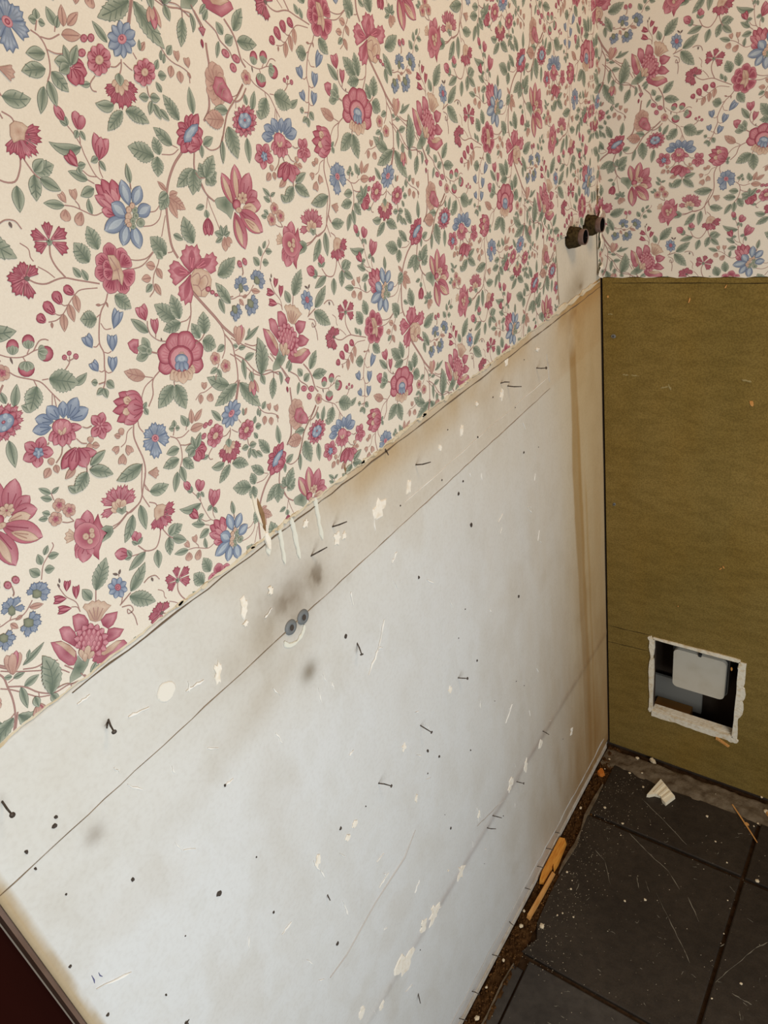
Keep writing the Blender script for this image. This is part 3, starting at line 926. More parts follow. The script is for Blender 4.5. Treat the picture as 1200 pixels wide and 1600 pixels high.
B g 0 358 693 270 669 57 0
-
F p 358 138 295 217 284 239 242 262 224 244 191 238 192 215 165 211 183 180 167 165 187 140 174 121 193 92 251 106 333 129 363 136
F p 371 142 321 202 303 261 334 275 336 305 373 306 395 335 414 315 445 315 459 296 495 313 495 279 506 264 491 241 502 215 461 179 396 150 363 136
F p 405 148 461 179 495 209 524 201 557 228 578 210 622 223 627 193 649 176 630 157 644 129 608 115 602 84 542 77 499 137 440 154 385 138
F p 353 124 291 102 218 77 211 48 189 31 205 7 198 -23 229 -25 224 -63 261 -51 288 -63 312 -31 333 -5 337 57 359 133
B c 3 349 142 211 198 72 0
B c 3 375 152 435 290 65 0
B c 3 407 151 593 179 66 0
B c 3 346 121 240 -24 56 0
F n 420 49 357 122 408 155 468 142 528 97 538 38 500 -32 431 -64 364 -39 332 19 338 88
S 4 357 107 426 118 429 70 392 33
S 4 429 70 489 84 497 34 455 -2
S 4 346 54 392 33 407 -12 393 -48
S 4 407 -12 455 -2 506 -1
-
B l 3 -89 711 -125 876 83 0
B P 3 -89 711 -184 855 82 0
B P 3 -78 716 -125 877 83 0
B P 3 -56 717 -50 861 87 0
B p 3 -100 687 -215 794 75 0
B p 3 -111 649 -199 705 69 0
B l 3 -88 704 -143 795 43 0
B l 3 -58 711 -78 808 51 0
B l 3 -110 682 -191 772 32 0
B b 3 18 681 21 845 93 0
B b 3 52 674 155 779 91 0
B b 3 49 613 187 642 93 0
B b 3 -1 562 -7 405 99 0
B b 3 -44 579 -131 458 90 0
B b 3 -38 612 -231 582 103 0
B b 3 -25 623 -113 726 107 0
B w 3 15 696 17 816 49 0
B w 3 61 686 140 765 47 0
B w 3 68 616 168 642 48 0
B w 3 2 547 -10 431 51 0
B w 3 -53 567 -120 473 47 0
B w 3 -60 614 -207 580 49 0
B w 3 -43 634 -105 715 53 0
O g 64 561 34 -8 -11 -27
O g 49 647 25 -6 -9 -21
O g 43 611 24 -5 -9 -21
O g 5 585 23 -5 -9 -21
O g -5 553 23 -6 -8 -19
O n 39 677 22 -5 -8 -19
O n 2 658 23 -5 -9 -21
O n -17 621 27 -6 -10 -23
O n -37 595 23 -5 -8 -19
O n -33 571 22 -5 -7 -16
-
B q 5 -266 343 -227 503 111 0
B q 5 -258 341 -358 445 110 0
B q 5 -258 341 -409 338 111 0
B q 5 -263 328 -356 206 120 0
B q 5 -204 340 -141 447 98 0
B q 5 -204 340 -108 378 114 0
B q 5 -221 302 -239 164 107 0
B q 5 -210 306 -130 225 135 0
B q 5 -258 341 -329 389 85 0
B q 5 -255 326 -350 321 85 0
F n -239 343 -270 435 -222 422 -199 374 -199 332 -198 281 -238 220 -253 268 -303 276 -271 330 -276 381
S 4 -259 418 -234 334 -244 237
S 4 -263 328 -218 330
-
B g 0 521 971 402 1102 87 0
S 7 521 971 561 948
S 7 408 932 499 917 568 940
B g 1 340 930 151 1023 131 0
B g 1 389 932 384 1046 89 0
B g 1 367 925 321 804 105 0
S 8 801 930 859 885 949 892 1007 955
B g 0 801 930 911 962 68 0
B g 0 782 933 759 848 44 0
S 12 699 897 660 798 672 710 709 614 766 550
B g 1 652 792 456 712 99 0
B g 1 657 792 640 643 101 0
B g 1 652 792 580 634 117 0
B g 1 739 719 717 824 93 0
B g 1 750 717 860 733 91 0
B g 1 747 710 837 674 82 0
B g 0 737 712 774 669 62 0
B g 1 739 719 866 848 116 0
S 7 659 770 680 730 729 721
S 11 1336 1254 1256 1192 1120 1103 1054 1020 1002 942 960 890
B g 0 1117 1110 991 1140 70 0
B t 1 1057 1055 873 1090 131 0
B g 1 1083 1008 1104 786 138 0
B g 0 991 929 944 777 49 0
B g 0 78 810 97 929 49 0
S 4 78 810 70 772
-
B P 3 709 1014 622 1097 76 0
B P 3 715 1027 718 1136 73 0
B P 3 715 1027 774 1136 69 0
B P 3 709 1014 830 1128 74 0
B P 3 709 1014 585 1042 72 0
B P 3 704 1001 564 974 74 0
B P 3 699 988 579 916 81 0
B P 3 719 1012 833 1016 83 0
B P 3 709 986 804 951 91 0
B P 3 709 986 755 906 95 0
B P 3 699 988 662 895 98 0
F b 717 1019 669 1040 743 1070 803 1067 786 1030 733 996 690 965 631 971 636 1004
F w 709 1014 674 1026 737 1058 772 1053 741 1016 689 989 651 995
B p 3 767 935 711 993 55 0
B p 3 792 973 801 1035 45 0
B p 3 763 926 639 928 62 0
-
B g 0 782 1130 809 1300 71 0
B g 1 643 1111 561 1279 97 0
B g 0 238 1604 173 1724 59 0
B t 0 477 1542 534 1588 38 0
B g 0 473 1542 491 1606 30 0
S 8 305 1508 286 1462 250 1417
S 6 207 1475 247 1471 294 1491
S 6 315 1489 344 1457 367 1439
S 5 412 1535 427 1497
S 4 71 1438 18 1400 19 1364 46 1353
B g 0 18 1400 -54 1399 37 0
O p 75 1638 26 -2 -10 -22
O p 127 1637 26 -2 -10 -23
O p 28 1565 29 -2 -10 -23
R b 355 1613 10 114 -8 -44 -102 59 3
O l 356 1614 35 -2 -12 -27
O P 354 1620 17 -1 -6 -14
R p 135 1518 8 89 -8 -37 -84 66 2
O n 135 1518 32 -3 -11 -26
R p 457 1419 8 92 -9 -32 -77 61 2
O n 457 1420 30 -3 -10 -24
-
B P 4 245 1376 109 1354 61 0
B P 4 245 1376 111 1327 56 0
B P 4 245 1376 366 1320 66 0
B P 4 245 1376 352 1352 50 0
B P 4 245 1376 127 1271 67 0
B P 4 245 1376 328 1262 68 0
B P 4 245 1376 262 1223 75 0
B P 4 245 1376 187 1233 74 0
B n 3 245 1388 172 1375 45 0
B n 3 247 1382 187 1331 46 0
B n 3 251 1381 220 1309 46 0
B n 3 262 1386 282 1332 46 0
B n 3 273 1391 306 1362 37 0
B g 0 253 1435 236 1362 67 0
B g 0 143 1269 8 1294 73 17
B g 1 193 1226 35 1133 81 0
B g 1 218 1222 378 1128 99 15
S 4 447 1342 440 1293 452 1266
B g 0 433 1275 357 1290 53 0
B g 0 447 1276 525 1257 59 0
B g 0 452 1253 401 1177 47 0
B g 0 462 1233 487 1136 55 0
B g 0 498 1196 553 1120 48 0
-
B g 0 557 1428 603 1482 43 0
B g 0 565 1392 637 1382 61 0
B g 0 557 1292 532 1358 47 0
B g 0 623 1475 652 1534 31 0
B g 0 638 1455 672 1514 32 0
B g 0 691 1503 751 1552 52 0
S 6 648 1559 685 1488 735 1446 784 1422 836 1379 826 1318
T t 767 1454 776 1512 54
T t 848 1409 850 1465 59
B t 0 702 1436 664 1367 57 0
B t 0 760 1399 745 1326 61 0
B t 0 829 1386 847 1345 25 0
B g 0 777 1781 790 1687 63 0
B g 1 907 1702 830 1536 86 0
B g 0 985 1726 969 1611 42 23
B g 0 1148 1768 1071 1716 38 0
S 7 766 1799 872 1783 917 1751 907 1702
S 6 914 1745 985 1726
S 8 1013 1771 1045 1676 1058 1644
B p 4 1055 1584 1063 1644 76 0
B P 0 1033 1569 1026 1512 26 0
B t 3 658 1780 603 1691 46 0
B t 3 684 1779 696 1653 41 0
B p 3 676 1779 639 1647 62 0
B t 3 667 1780 642 1698 46 0
B g 0 673 1849 663 1759 58 0
-
S 11 1339 1261 1257 1196
S 7 1172 1209 1210 1191 1258 1199
S 6 1226 1160 1208 1113
B g 0 1332 1119 1328 1202 48 0
B g 0 1370 1078 1446 1203 62 0
B g 0 1253 907 1217 732 72 0
R p 1269 1019 14 134 -18 -41 -110 51 4
R P 1269 1019 8 96 -13 -28 -75 54 2
O b 1267 1022 70 -10 -20 -52
O w 1245 1058 19 -3 -6 -17
O w 1294 1055 19 -3 -6 -17
O w 1307 1021 19 -3 -6 -17
O w 1255 991 19 -3 -6 -17
O w 1223 1021 19 -3 -6 -17
O P 1268 1026 13 -2 -4 -10
-
S 8 -1209 -11 -1167 -62 -1080 -119 -1036 -158 -1002 -238 -970 -312
S 5 -1080 -119 -1077 -163
S 5 -1028 -140 -986 -150
S 6 -1001 -246 -1032 -315
S 6 -994 -257 -1008 -333
B g 0 -842 -245 -717 -213 59 -15
B g 1 -982 -151 -800 -255 154 0
O p -828 -66 17 -7 -8 -17
O p -786 -53 16 -6 -7 -15
O p -750 -89 19 -7 -8 -19
S 4 -851 -138 -810 -110 -793 -72
S 4 -807 -103 -823 -75
S 4 -801 -98 -757 -93
B g 0 -1167 -292 -1220 -232 54 0
B g 1 -1077 -163 -1189 -297 123 0
5 -1246 -6 52
-
S 5 -1235 115 -1205 90 -1161 60 -1085 35 -1006 43 -976 42
S 8 -1006 43 -949 85 -910 85 -886 69
S 5 -1085 35 -1081 2
S 5 -1053 40 -1026 65
B d 0 -1161 60 -1163 16 14 0
O P -1120 113 37 -14 -19 -42
B g 2 -1140 69 -1147 123 36 0
B g 2 -1140 69 -1093 103 37 0
B g 2 -1140 69 -1116 121 39 0
O P -1014 108 38 -14 -18 -40
B g 2 -1032 68 -1042 119 34 0
B g 2 -1032 68 -984 98 35 0
B g 2 -1032 68 -1010 117 40 0
O P -937 0 48 -18 -21 -45
B g 2 -977 32 -928 46 41 0
B g 2 -977 32 -959 -31 48 0
B g 2 -977 32 -920 4 48 0
O P -1096 -41 50 -20 -20 -44
B g 2 -1076 1 -1135 -26 44 0
B g 2 -1076 1 -1055 -57 44 0
B g 2 -1076 1 -1101 -57 47 0
-
S 10 -364 208 -401 162 -463 110 -517 18 -552 -73 -547 -142 -580 -229 -590 -271 -616 -323 -645 -358
S 7 -404 156 -444 154 -473 167
S 6 -466 103 -506 91
S 7 -491 46 -476 0 -428 -12
S 7 -549 -67 -583 -84 -605 -76
S 7 -544 -136 -516 -154 -487 -150
S 7 -589 -249 -612 -251 -628 -237
S 7 -585 -250 -569 -276 -539 -280
B t 0 -397 161 -397 121 17 0
B t 0 -444 154 -482 167 19 0
T b -412 -17 -332 74 84
T b -480 -154 -444 -59 83
T b -535 -281 -498 -195 78
T b -617 -79 -631 3 80
T b -637 -237 -655 -169 70
B g 1 -510 82 -626 117 113 0
B g 1 -318 180 -227 62 104 0
B g 0 -672 -306 -714 -283 47 0
B g 1 -602 -321 -567 -386 62 0
B g 0 -645 -358 -711 -377 46 0
B g 0 -641 -359 -645 -429 51 0
S 5 -616 -323 -668 -317
-
S 7 -423 262 -539 286 -595 272 -662 231 -722 187 -780 165 -840 171
S 6 -664 227 -694 230 -711 246
S 6 -723 184 -754 187 -777 206
B t 0 -819 164 -832 127 21 0
B t 0 -598 273 -617 157 58 0
B t 0 -662 231 -672 114 59 0
B t 0 -722 187 -762 80 59 0
B P 2 -780 200 -819 294 71 0
B P 2 -713 243 -729 333 72 0
B P 2 -602 274 -654 339 64 0
B P 2 -857 177 -896 234 64 0
-
S 11 -641 592 -661 532 -652 464 -616 387
S 10 -859 445 -816 409 -757 388 -677 392 -617 384 -551 352 -482 321 -397 282
S 6 -822 650 -784 606 -791 560 -782 532
S 7 -768 496 -721 451 -687 405
B g 0 -512 357 -544 431 51 0
B g 0 -472 325 -488 402 47 0
B g 1 -322 483 -343 636 110 0
B g 1 -418 427 -476 566 123 0
B P 4 -642 624 -733 690 88 0
B P 4 -632 628 -603 725 86 0
B P 4 -621 619 -496 646 94 0
B P 4 -620 605 -533 528 101 0
B P 4 -650 607 -746 593 89 0
F g -637 610 -652 626 -645 618 -628 630 -624 613 -607 615 -631 589 -655 595
B P 4 -878 460 -987 488 83 0
B P 4 -878 460 -926 534 61 0
B P 4 -878 460 -853 552 80 0
B P 4 -871 458 -775 498 81 0
B P 4 -882 451 -985 392 93 0
B P 4 -878 450 -892 333 95 0
F d -866 453 -884 462 -859 467 -847 451 -860 435 -879 441
-
B g 0 -447 782 -580 826 58 0
S 5 -446 784 -385 762 -329 724 -264 683 -194 688
T t -430 794 -447 851 52
T t -362 794 -356 854 57
S 4 -363 792 -350 767 -350 741
B t 2 -449 760 -480 694 73 0
B t 2 -346 721 -408 654 68 0
B g 0 -276 693 -264 787 43 11
B g 0 -202 833 -315 811 68 0
-
S 7 -239 1202 -216 1157 -192 1087 -187 1025 -162 914 -132 870
S 5 -179 1134 -190 1093
S 6 -103 973 -116 925 -111 879
S 5 -238 947 -206 910 -155 894
B g 0 -193 1075 -401 1138 76 39
B g 0 -224 888 -342 963 60 0
S 5 -224 888 -187 859
B p 3 -245 1215 -280 1323 64 0
B g 0 -239 1202 -232 1257 30 0
B g 0 -241 1203 -281 1237 30 0
B p 2 -175 1169 -151 1273 66 0
B p 2 -164 1168 -107 1240 55 0
B g 0 -180 1167 -214 1127 41 0
B g 0 -163 1162 -148 1105 35 0
T p -100 982 -32 1099 126
B g 0 -101 998 -161 983 43 0
B g 0 -97 979 -74 914 39 0
T P -266 974 -303 1051 81
B g 0 -261 976 -204 978 42 0
B g 0 -264 970 -263 927 42 0
-
B b 3 -1065 -413 -1174 -344 84 0
B b 3 -1094 -442 -1222 -408 79 0
B b 3 -1026 -416 -1067 -303 92 0
B b 3 -957 -447 -803 -437 97 0
B b 3 -968 -435 -848 -335 95 0
B b 3 -996 -422 -952 -316 76 0
B p 3 -1028 -477 -896 -530 61 0
B p 3 -1031 -483 -1150 -512 72 0
B p 3 -1031 -483 -972 -586 77 0
B p 3 -1031 -483 -1130 -556 72 0
B p 3 -1031 -483 -1025 -600 77 0
B p 3 -1031 -483 -1080 -593 77 0
O p -1027 -470 65 -31 -23 -51
B l 3 -1060 -493 -1054 -426 43 0
B l 3 -1044 -493 -1020 -422 51 0
B l 3 -1023 -502 -977 -446 47 0
B n 3 -1054 -515 -1058 -470 26 0
B n 3 -1047 -518 -1005 -480 29 0
B n 3 -1062 -515 -1044 -493 22 0
S 6 -893 -532 -867 -552 -829 -554
S 4 -967 -584 -944 -628 -910 -648
S 4 -1077 -586 -1108 -634 -1164 -669
S 4 -1038 -590 -1029 -626
S 4 -1151 -523 -1168 -534
-
B p 3 -1240 -544 -1168 -472 81 0
B p 3 -1240 -544 -1149 -598 82 0
B p 3 -1243 -551 -1294 -637 81 0
B p 3 -1243 -551 -1354 -548 80 0
B p 3 -1243 -543 -1301 -457 80 0
R b -1243 -551 5 34 -17 -16 -35 32 3
O w -1244 -554 9 -5 -9 -19
B p 3 -773 -580 -713 -503 74 0
B p 3 -773 -580 -694 -637 75 0
B p 3 -773 -580 -784 -677 74 0
B p 3 -773 -580 -858 -621 73 0
B p 3 -773 -580 -801 -491 73 0
R l -773 -580 5 28 -13 -12 -28 17 3
B t 2 -1197 -668 -1183 -620 49 0
B t 0 -1172 -677 -1182 -736 48 0
B t 0 -1214 -679 -1278 -723 56 0
B t 2 -883 -657 -869 -615 49 0
B t 2 -890 -654 -908 -695 51 0
B t 0 -878 -676 -829 -704 48 0
B p 3 -980 -650 -866 -731 73 -23
B t 0 -1054 -759 -1152 -797 54 0
B P 3 -998 -633 -1148 -724 82 0
B p 3 -977 -644 -983 -796 114 0
B P 3 -991 -637 -1091 -766 86 0
S 6 -968 -771 -991 -833
B g 0 -1109 -921 -1154 -850 53 0
B g 1 -988 -827 -1125 -920 104 0
B g 0 -968 -821 -814 -936 91 8
B g 0 -949 -797 -803 -751 66 0
-
S 10 -172 -421 -233 -447 -263 -484 -288 -557 -355 -620
S 8 -244 -450 -324 -475 -373 -521 -389 -547
S 7 -298 -412 -241 -443
B t 0 -298 -412 -451 -311 91 8
S 11 285 -46 252 -141 180 -239
S 8 142 -161 204 -165 244 -146
B g 1 102 -131 -35 28 130 0
B g 1 142 -136 134 48 115 0
B g 1 141 -164 -30 -166 96 0
B g 0 270 -329 234 -200 88 0
B g 1 321 -313 372 -156 127 0
B g 1 289 -353 396 -443 134 0
S 8 212 -350 277 -340 321 -313
B g 1 -95 -562 -283 -665 126 0
B g 1 -75 -566 -52 -771 130 0
S 5 -78 -534 -86 -565
-
B h 5 43 -405 -172 -409 130 0
B h 5 43 -405 221 -538 144 0
B h 5 43 -405 -133 -285 155 0
B h 5 43 -405 273 -393 166 0
B h 5 43 -405 33 -210 178 0
B h 5 43 -405 193 -253 181 0
B n 3 20 -463 -107 -514 83 0
B n 3 65 -472 132 -550 81 0
B n 3 17 -471 -68 -547 84 0
B n 3 54 -485 78 -589 86 0
B n 3 31 -476 -5 -590 103 0
O P 43 -405 111 -42 -37 -91
O l 42 -409 92 -35 -33 -82
B t 4 42 -421 73 -358 71 0
O b 45 -414 58 -22 -16 -40
B b 3 19 -413 -26 -471 53 0
B b 3 42 -421 16 -500 53 0
B b 3 65 -430 67 -507 54 0
O w 48 -407 37 -14 -9 -22
-
F p -303 -195 -347 -143 -295 -131 -251 -151 -274 -205 -299 -243 -325 -225 -347 -186
B g 3 -194 -259 -217 -149 72 0
B g 3 -204 -271 -324 -272 72 0
B g 3 -194 -259 -286 -201 67 0
O g -201 -256 26 -10 -11 -26
S 12 -184 -270 -136 -298
T p -146 -52 -153 46 104
T p -102 -169 -76 -71 70
S 6 -135 -59 -148 -101 -142 -158 -96 -214 -37 -244
S 5 -101 -165 -111 -189
B g 0 -157 -134 -259 -2 71 0
B d 0 -71 -227 -67 -205 12 0
-
S 12 -510 -660 -552 -759 -553 -844 -545 -953 -565 -1050 -625 -1144 -693 -1234 -794 -1259 -825 -1264
S 9 -475 -659 -487 -721 -469 -773
S 9 -565 -978 -603 -1057 -650 -1167 -656 -1218 -635 -1314
S 6 -540 -697 -591 -715 -630 -772 -680 -790
S 7 -573 -1055 -613 -1151 -590 -1205
B P 3 -419 -584 -549 -430 97 0
B P 3 -419 -584 -611 -467 89 0
B P 3 -422 -591 -643 -530 89 0
B P 3 -425 -598 -640 -610 90 0
B p 3 -389 -572 -494 -449 94 0
B p 3 -419 -617 -593 -649 103 0
B p 3 -397 -602 -494 -477 99 0
B p 3 -411 -629 -560 -620 99 0
B n 3 -476 -534 -531 -482 63 0
B n 3 -504 -579 -575 -573 58 0
B p 3 -398 -610 -527 -548 115 0
B g 0 -403 -616 -359 -581 35 0
B g 0 -395 -620 -382 -672 44 0
B t 2 -639 -717 -630 -663 50 0
B t 0 -654 -718 -698 -689 42 0
T t -693 -777 -741 -796 58
T t -635 -797 -626 -860 67
T t -683 -842 -718 -900 72
B g 0 -573 -983 -810 -994 105 13
B t 4 -548 -1068 -463 -1113 98 0
-
B b 4 -393 -857 -462 -767 98 0
B b 4 -393 -857 -360 -741 103 0
B b 4 -393 -857 -277 -802 105 0
B b 4 -393 -857 -280 -925 119 0
B b 4 -393 -857 -444 -1005 122 0
B b 4 -393 -857 -512 -886 116 0
O l -393 -857 29 -14 -11 -26
O P -393 -857 15 -7 -6 -15
-
S 9 -266 -904 -219 -945 -204 -1016 -225 -1107 -271 -1168
S 8 -217 -941 -158 -956 -84 -937
S 6 -112 -924 -95 -895
B g 0 -90 -897 -115 -796 66 0
B g 0 -93 -905 -52 -843 39 0
B t 0 -42 -902 -8 -791 57 0
B t 0 -12 -897 92 -835 51 0
B t 0 -74 -941 65 -956 69 0
B g 0 -203 -854 -188 -803 48 0
B g 0 -206 -861 -256 -847 50 0
B g 0 -197 -866 -159 -883 43 0
S 5 -237 -910 -206 -861
B g 0 -224 -1025 -348 -1013 76 0
B g 0 -255 -1101 -415 -1097 89 0
B g 0 -223 -1118 -152 -1234 88 0
B g 0 -263 -1162 -269 -1301 67 0
B g 0 -306 -1187 -389 -1322 66 0
S 6 -201 -1008 -155 -1031 -102 -1038
B P 3 -70 -1101 16 -1101 81 0
B P 3 -73 -1109 20 -1150 86 0
B P 3 -77 -1116 -31 -1206 86 0
B P 3 -78 -1106 -90 -1209 95 0
B g 0 -83 -1104 -83 -992 58 0
B g 0 -75 -1098 10 -1000 59 0
B g 0 -89 -1091 -180 -1065 78 0
B g 0 -92 -1099 -171 -1125 69 0
-
"""
W, VV = 0.263516, 0.260723                  # repeat of the pattern: across, down (half drop)
INK = dict(
    g=((94, 102, 88), (158, 159, 139), (92, 104, 86), (152, 153, 132)),
    t=((142, 102, 92), (184, 142, 126), (168, 120, 106), (198, 160, 141)),
    p=((130, 54, 66), (176, 94, 104), (152, 66, 82), (204, 138, 142)),
    P=((122, 46, 60), (156, 66, 80), (196, 128, 132), (176, 92, 103)),
    b=((80, 90, 110), (114, 124, 145), (110, 121, 143), (160, 165, 175)),
    n=((144, 104, 90), (194, 160, 136), (178, 136, 114), (208, 180, 156)),
    l=((164, 86, 96), (196, 128, 131), (186, 110, 118), (206, 144, 144)),
    w=((124, 133, 152), (162, 169, 176), (148, 156, 168), (176, 180, 183)),
    q=((134, 64, 76), (196, 124, 128), (146, 60, 76), (180, 98, 108)),
    h=((122, 46, 60), (160, 70, 84), (186, 106, 114), (196, 128, 132)),
    e=((84, 88, 76), (116, 117, 96), (138, 137, 112), (126, 126, 102)),
    d=((100, 82, 76), (118, 98, 90), (110, 90, 83), (124, 104, 95)),
    c=((182, 104, 113), (172, 90, 101), (142, 56, 73), (176, 96, 106)),
    s=((138, 96, 88), (170, 128, 118), (170, 128, 118), (170, 128, 118)))
REFP = np.array([lin(221), lin(208), lin(192)])


def ink_col(c, key):
    """printed ink as albedo relative to the paper ground, a little faded"""
    g = 0.30 * c[0] + 0.59 * c[1] + 0.11 * c[2]
    f = 0.12 if key in 'pPlqhc' else 0.10
    r = [x + (g - x) * f for x in c]
    if key in 'pPlqhc':
        r[2] += 1
    return np.array([lin(x) for x in r]) / REFP * PAPER


INKL = {k: [ink_col(col, k) for col in v] for k, v in INK.items()}


class Ink:
    """collects the flat printed shapes of one repeat"""

    def __init__(s):
        s.v, s.c, s.f, s.layer, s.n = [], [], [], 0, 0

    def add(s, pts, cols, faces):
        for p, c in zip(pts, cols):
            s.v.append((p[0], p[1], s.layer))
            s.c.append(c)
        s.f.extend([(a + s.n, b + s.n, c + s.n) for a, b, c in faces])
        s.n += len(pts)

    def fan(s, k, pts, col):
        o, e, mb, mt = col
        n = len(pts)
        P, K = np.array(pts), np.array(k)
        G = 0.45 * K + 0.55 * P.mean(0)
        d = np.hypot(*(P - G).T) + 1e-9
        ins = np.clip(1 - 0.00060 / d, 0.5, 1)[:, None]
        R1, R2 = G + (P - G) * ins, G + (P - G) * ins * 0.62
        V = list(P) + list(R1) + list(R2) + [G]
        far = np.hypot(*(P - K).T).max() + 1e-9

        def near(q, c):
            t = math.exp(-((np.hypot(*(q - K)) / (0.42 * far)) ** 2))
            return c * (1 - t) + mb * t
        Cc = [o] * n + [near(q, e) for q in R1] + [near(q, mt) for q in R2] + [near(G, mt)]
        F = []
        for i in range(n):
            j = (i + 1) % n
            F += [(i, j, n + j), (i, n + j, n + i), (n + i, n + j, 2 * n + j), (n + i, 2 * n + j, 2 * n + i), (2 * n + i, 2 * n + j, 3 * n)]
        s.add(V, Cc, F)
        s.layer += 1

    def stem(s, w, pts, col=None):
        o, e = (col or INKL['s'])[:2]
        w = max(w, 0.0007)
        P = [np.array(p) for p in pts]
        if len(P) > 2:
            Q = [2 * P[0] - P[1]] + P + [2 * P[-1] - P[-2]]
            R = []
            for i in range(1, len(Q) - 2):
                for k in range(4):
                    t = k / 4
                    R.append(0.5 * (2 * Q[i] + (Q[i + 1] - Q[i - 1]) * t + (2 * Q[i - 1] - 5 * Q[i] + 4 * Q[i + 1] - Q[i + 2]) * t * t
                                    + (3 * Q[i] - Q[i - 1] - 3 * Q[i + 1] + Q[i + 2]) * t ** 3))
            R.append(P[-1])
            P = R
        V, Cc, F = [], [], []
        n = len(P)
        for i in range(n):
            d = P[min(i + 1, n - 1)] - P[max(i - 1, 0)]
            d = d / (np.hypot(*d) + 1e-9)
            nn = np.array([-d[1], d[0]]) * w * 0.5
            V += [P[i] + nn, P[i] + nn * 0.3, P[i] - nn * 0.3, P[i] - nn]
            Cc += [o, e, e, o]
            if i:
                a = 4 * (i - 1)
                for k in range(3):
                    F += [(a + k, a + k + 1, a + k + 5), (a + k, a + k + 5, a + k + 4)]
        s.add(V, Cc, F)
        s.layer += 0.3

    def blade(s, kind, b, t, w, bend, col):
        o, e, mb, mt = [c * random.uniform(0.93, 1.07) for c in col]
        b, t = np.array(b), np.array(t)
        D = t - b
        Lg = np.hypot(*D) + 1e-9
        pr = np.array([-D[1], D[0]]) / Lg
        mid = (b + t) / 2 + pr * bend * 1.6
        if kind == 4:                       # petal that widens to a toothed end
            d = D / Lg
            w = w * 0.88
            pts = [b - pr * w * 0.05, b + d * Lg * 0.40 - pr * w * 0.30, b + d * Lg * 0.66 - pr * w * 0.47]
            for i in range(7):
                x = -0.5 + i / 6
                y = 1.02 - 0.95 * x * x - (0.0 if i % 2 == 0 else 0.14)
                pts.append(b + d * Lg * y + pr * w * x * 1.02)
            pts += [b + d * Lg * 0.66 + pr * w * 0.47, b + d * Lg * 0.40 + pr * w * 0.30, b + pr * w * 0.05]
            s.fan(b + d * Lg * 0.30, pts, (o, e, mb, mt))
            for x in (-0.22, 0.0, 0.22):
                s.stem(0.00045, [b + d * Lg * 0.2 + pr * w * x * 0.2, b + d * Lg * 0.74 + pr * w * x], ((o + mt) * 0.5, (o + mt) * 0.5))
            s.layer += 1
            return
        if kind == 5:                       # broad petal with a scalloped end
            d = D / Lg
            pts = [b - pr * w * 0.06, b + d * Lg * 0.35 - pr * w * 0.36]
            for i in range(15):
                a = math.pi * (i / 14 - 0.5)
                r = 1 + 0.07 * (abs(math.sin(i / 14 * math.pi * 3.0)) - 0.5)
                pts.append(b + d * Lg * (0.60 + 0.40 * math.cos(a) * r) + pr * w * 0.5 * math.sin(a) * r)
            pts += [b + d * Lg * 0.35 + pr * w * 0.36, b + pr * w * 0.06]
            s.fan(b + d * Lg * 0.30, pts, (o, e, mb, mt))
            for x in (-0.26, -0.09, 0.09, 0.26):
                s.stem(0.00045, [b + d * Lg * 0.45 + pr * w * x * 0.4, b + d * Lg * 0.80 + pr * w * x], (mb, mb))
            return
        n = 18 if kind == 1 else 9
        V, Cc, F = [], [], []
        for i in range(n + 1):
            x = i / n
            c = b * (1 - x) ** 2 + mid * 2 * x * (1 - x) + t * x * x
            dd = (mid - b) * 2 * (1 - x) + (t - mid) * 2 * x
            dd = dd / (np.hypot(*dd) + 1e-9)
            nn = np.array([-dd[1], dd[0]])
            if kind == 2:
                hw = math.sqrt(max(0.0, 1 - ((x - 0.60) / (0.60 if x < 0.6 else 0.40)) ** 2)) * (0.75 + 0.25 * min(1, x * 2))
            elif kind == 3:
                hw = math.sin(math.pi * x ** 1.1) ** 0.72
            else:
                hw = math.sin(math.pi * x ** 0.82) ** 0.85
            if kind == 1:
                hw *= 1.05 if i % 2 else 0.90
            if i == 0:
                hw = 0.02
            if i == n:
                hw = 0.02
            hw *= w * 0.5
            hin = max(hw - 0.00060, hw * 0.35)
            m_ = mb * (1 - x) + mt * x
            ee = e
            if kind in (2, 3):
                ee = e * (1 - 0.0 * x)
            V += [c + nn * hw, c + nn * hin, c + nn * hin * 0.35, c - nn * hin * 0.35, c - nn * hin, c - nn * hw]
            end = i in (0, n)
            Cc += [o, o if end else ee, m_, m_, o if end else ee * 1.06, o]
            if i:
                a = 6 * (i - 1)
                for k in range(5):
                    F += [(a + k, a + k + 1, a + k + 7), (a + k, a + k + 7, a + k + 6)]
        s.add(V, Cc, F)
        s.layer += 1
        at = lambda x: b * (1 - x) ** 2 + mid * 2 * x * (1 - x) + t * x * x
        if kind in (0, 1):
            s.stem(0.00050, [at(0.04), at(0.3), at(0.6), at(0.86)], (o * 1.1, o * 1.2))
            if w > 0.008:
                d = D / Lg
                for x in ((0.25, 0.42, 0.6) if kind == 1 else (0.35, 0.6)):
                    for sg in (-1, 1):
                        s.stem(0.00042, [at(x) + pr * sg * w * 0.04, at(min(x + 0.16, 1)) + pr * sg * w * 0.36], (o * 1.25, o * 1.4))
        elif w > 0.006:
            for sg in (-0.2, 0.2):
                s.stem(0.00042, [at(0.12) + pr * sg * w * 0.2, at(0.6) + pr * sg * w], (o * 1.2, o * 1.35))
        s.layer += 1


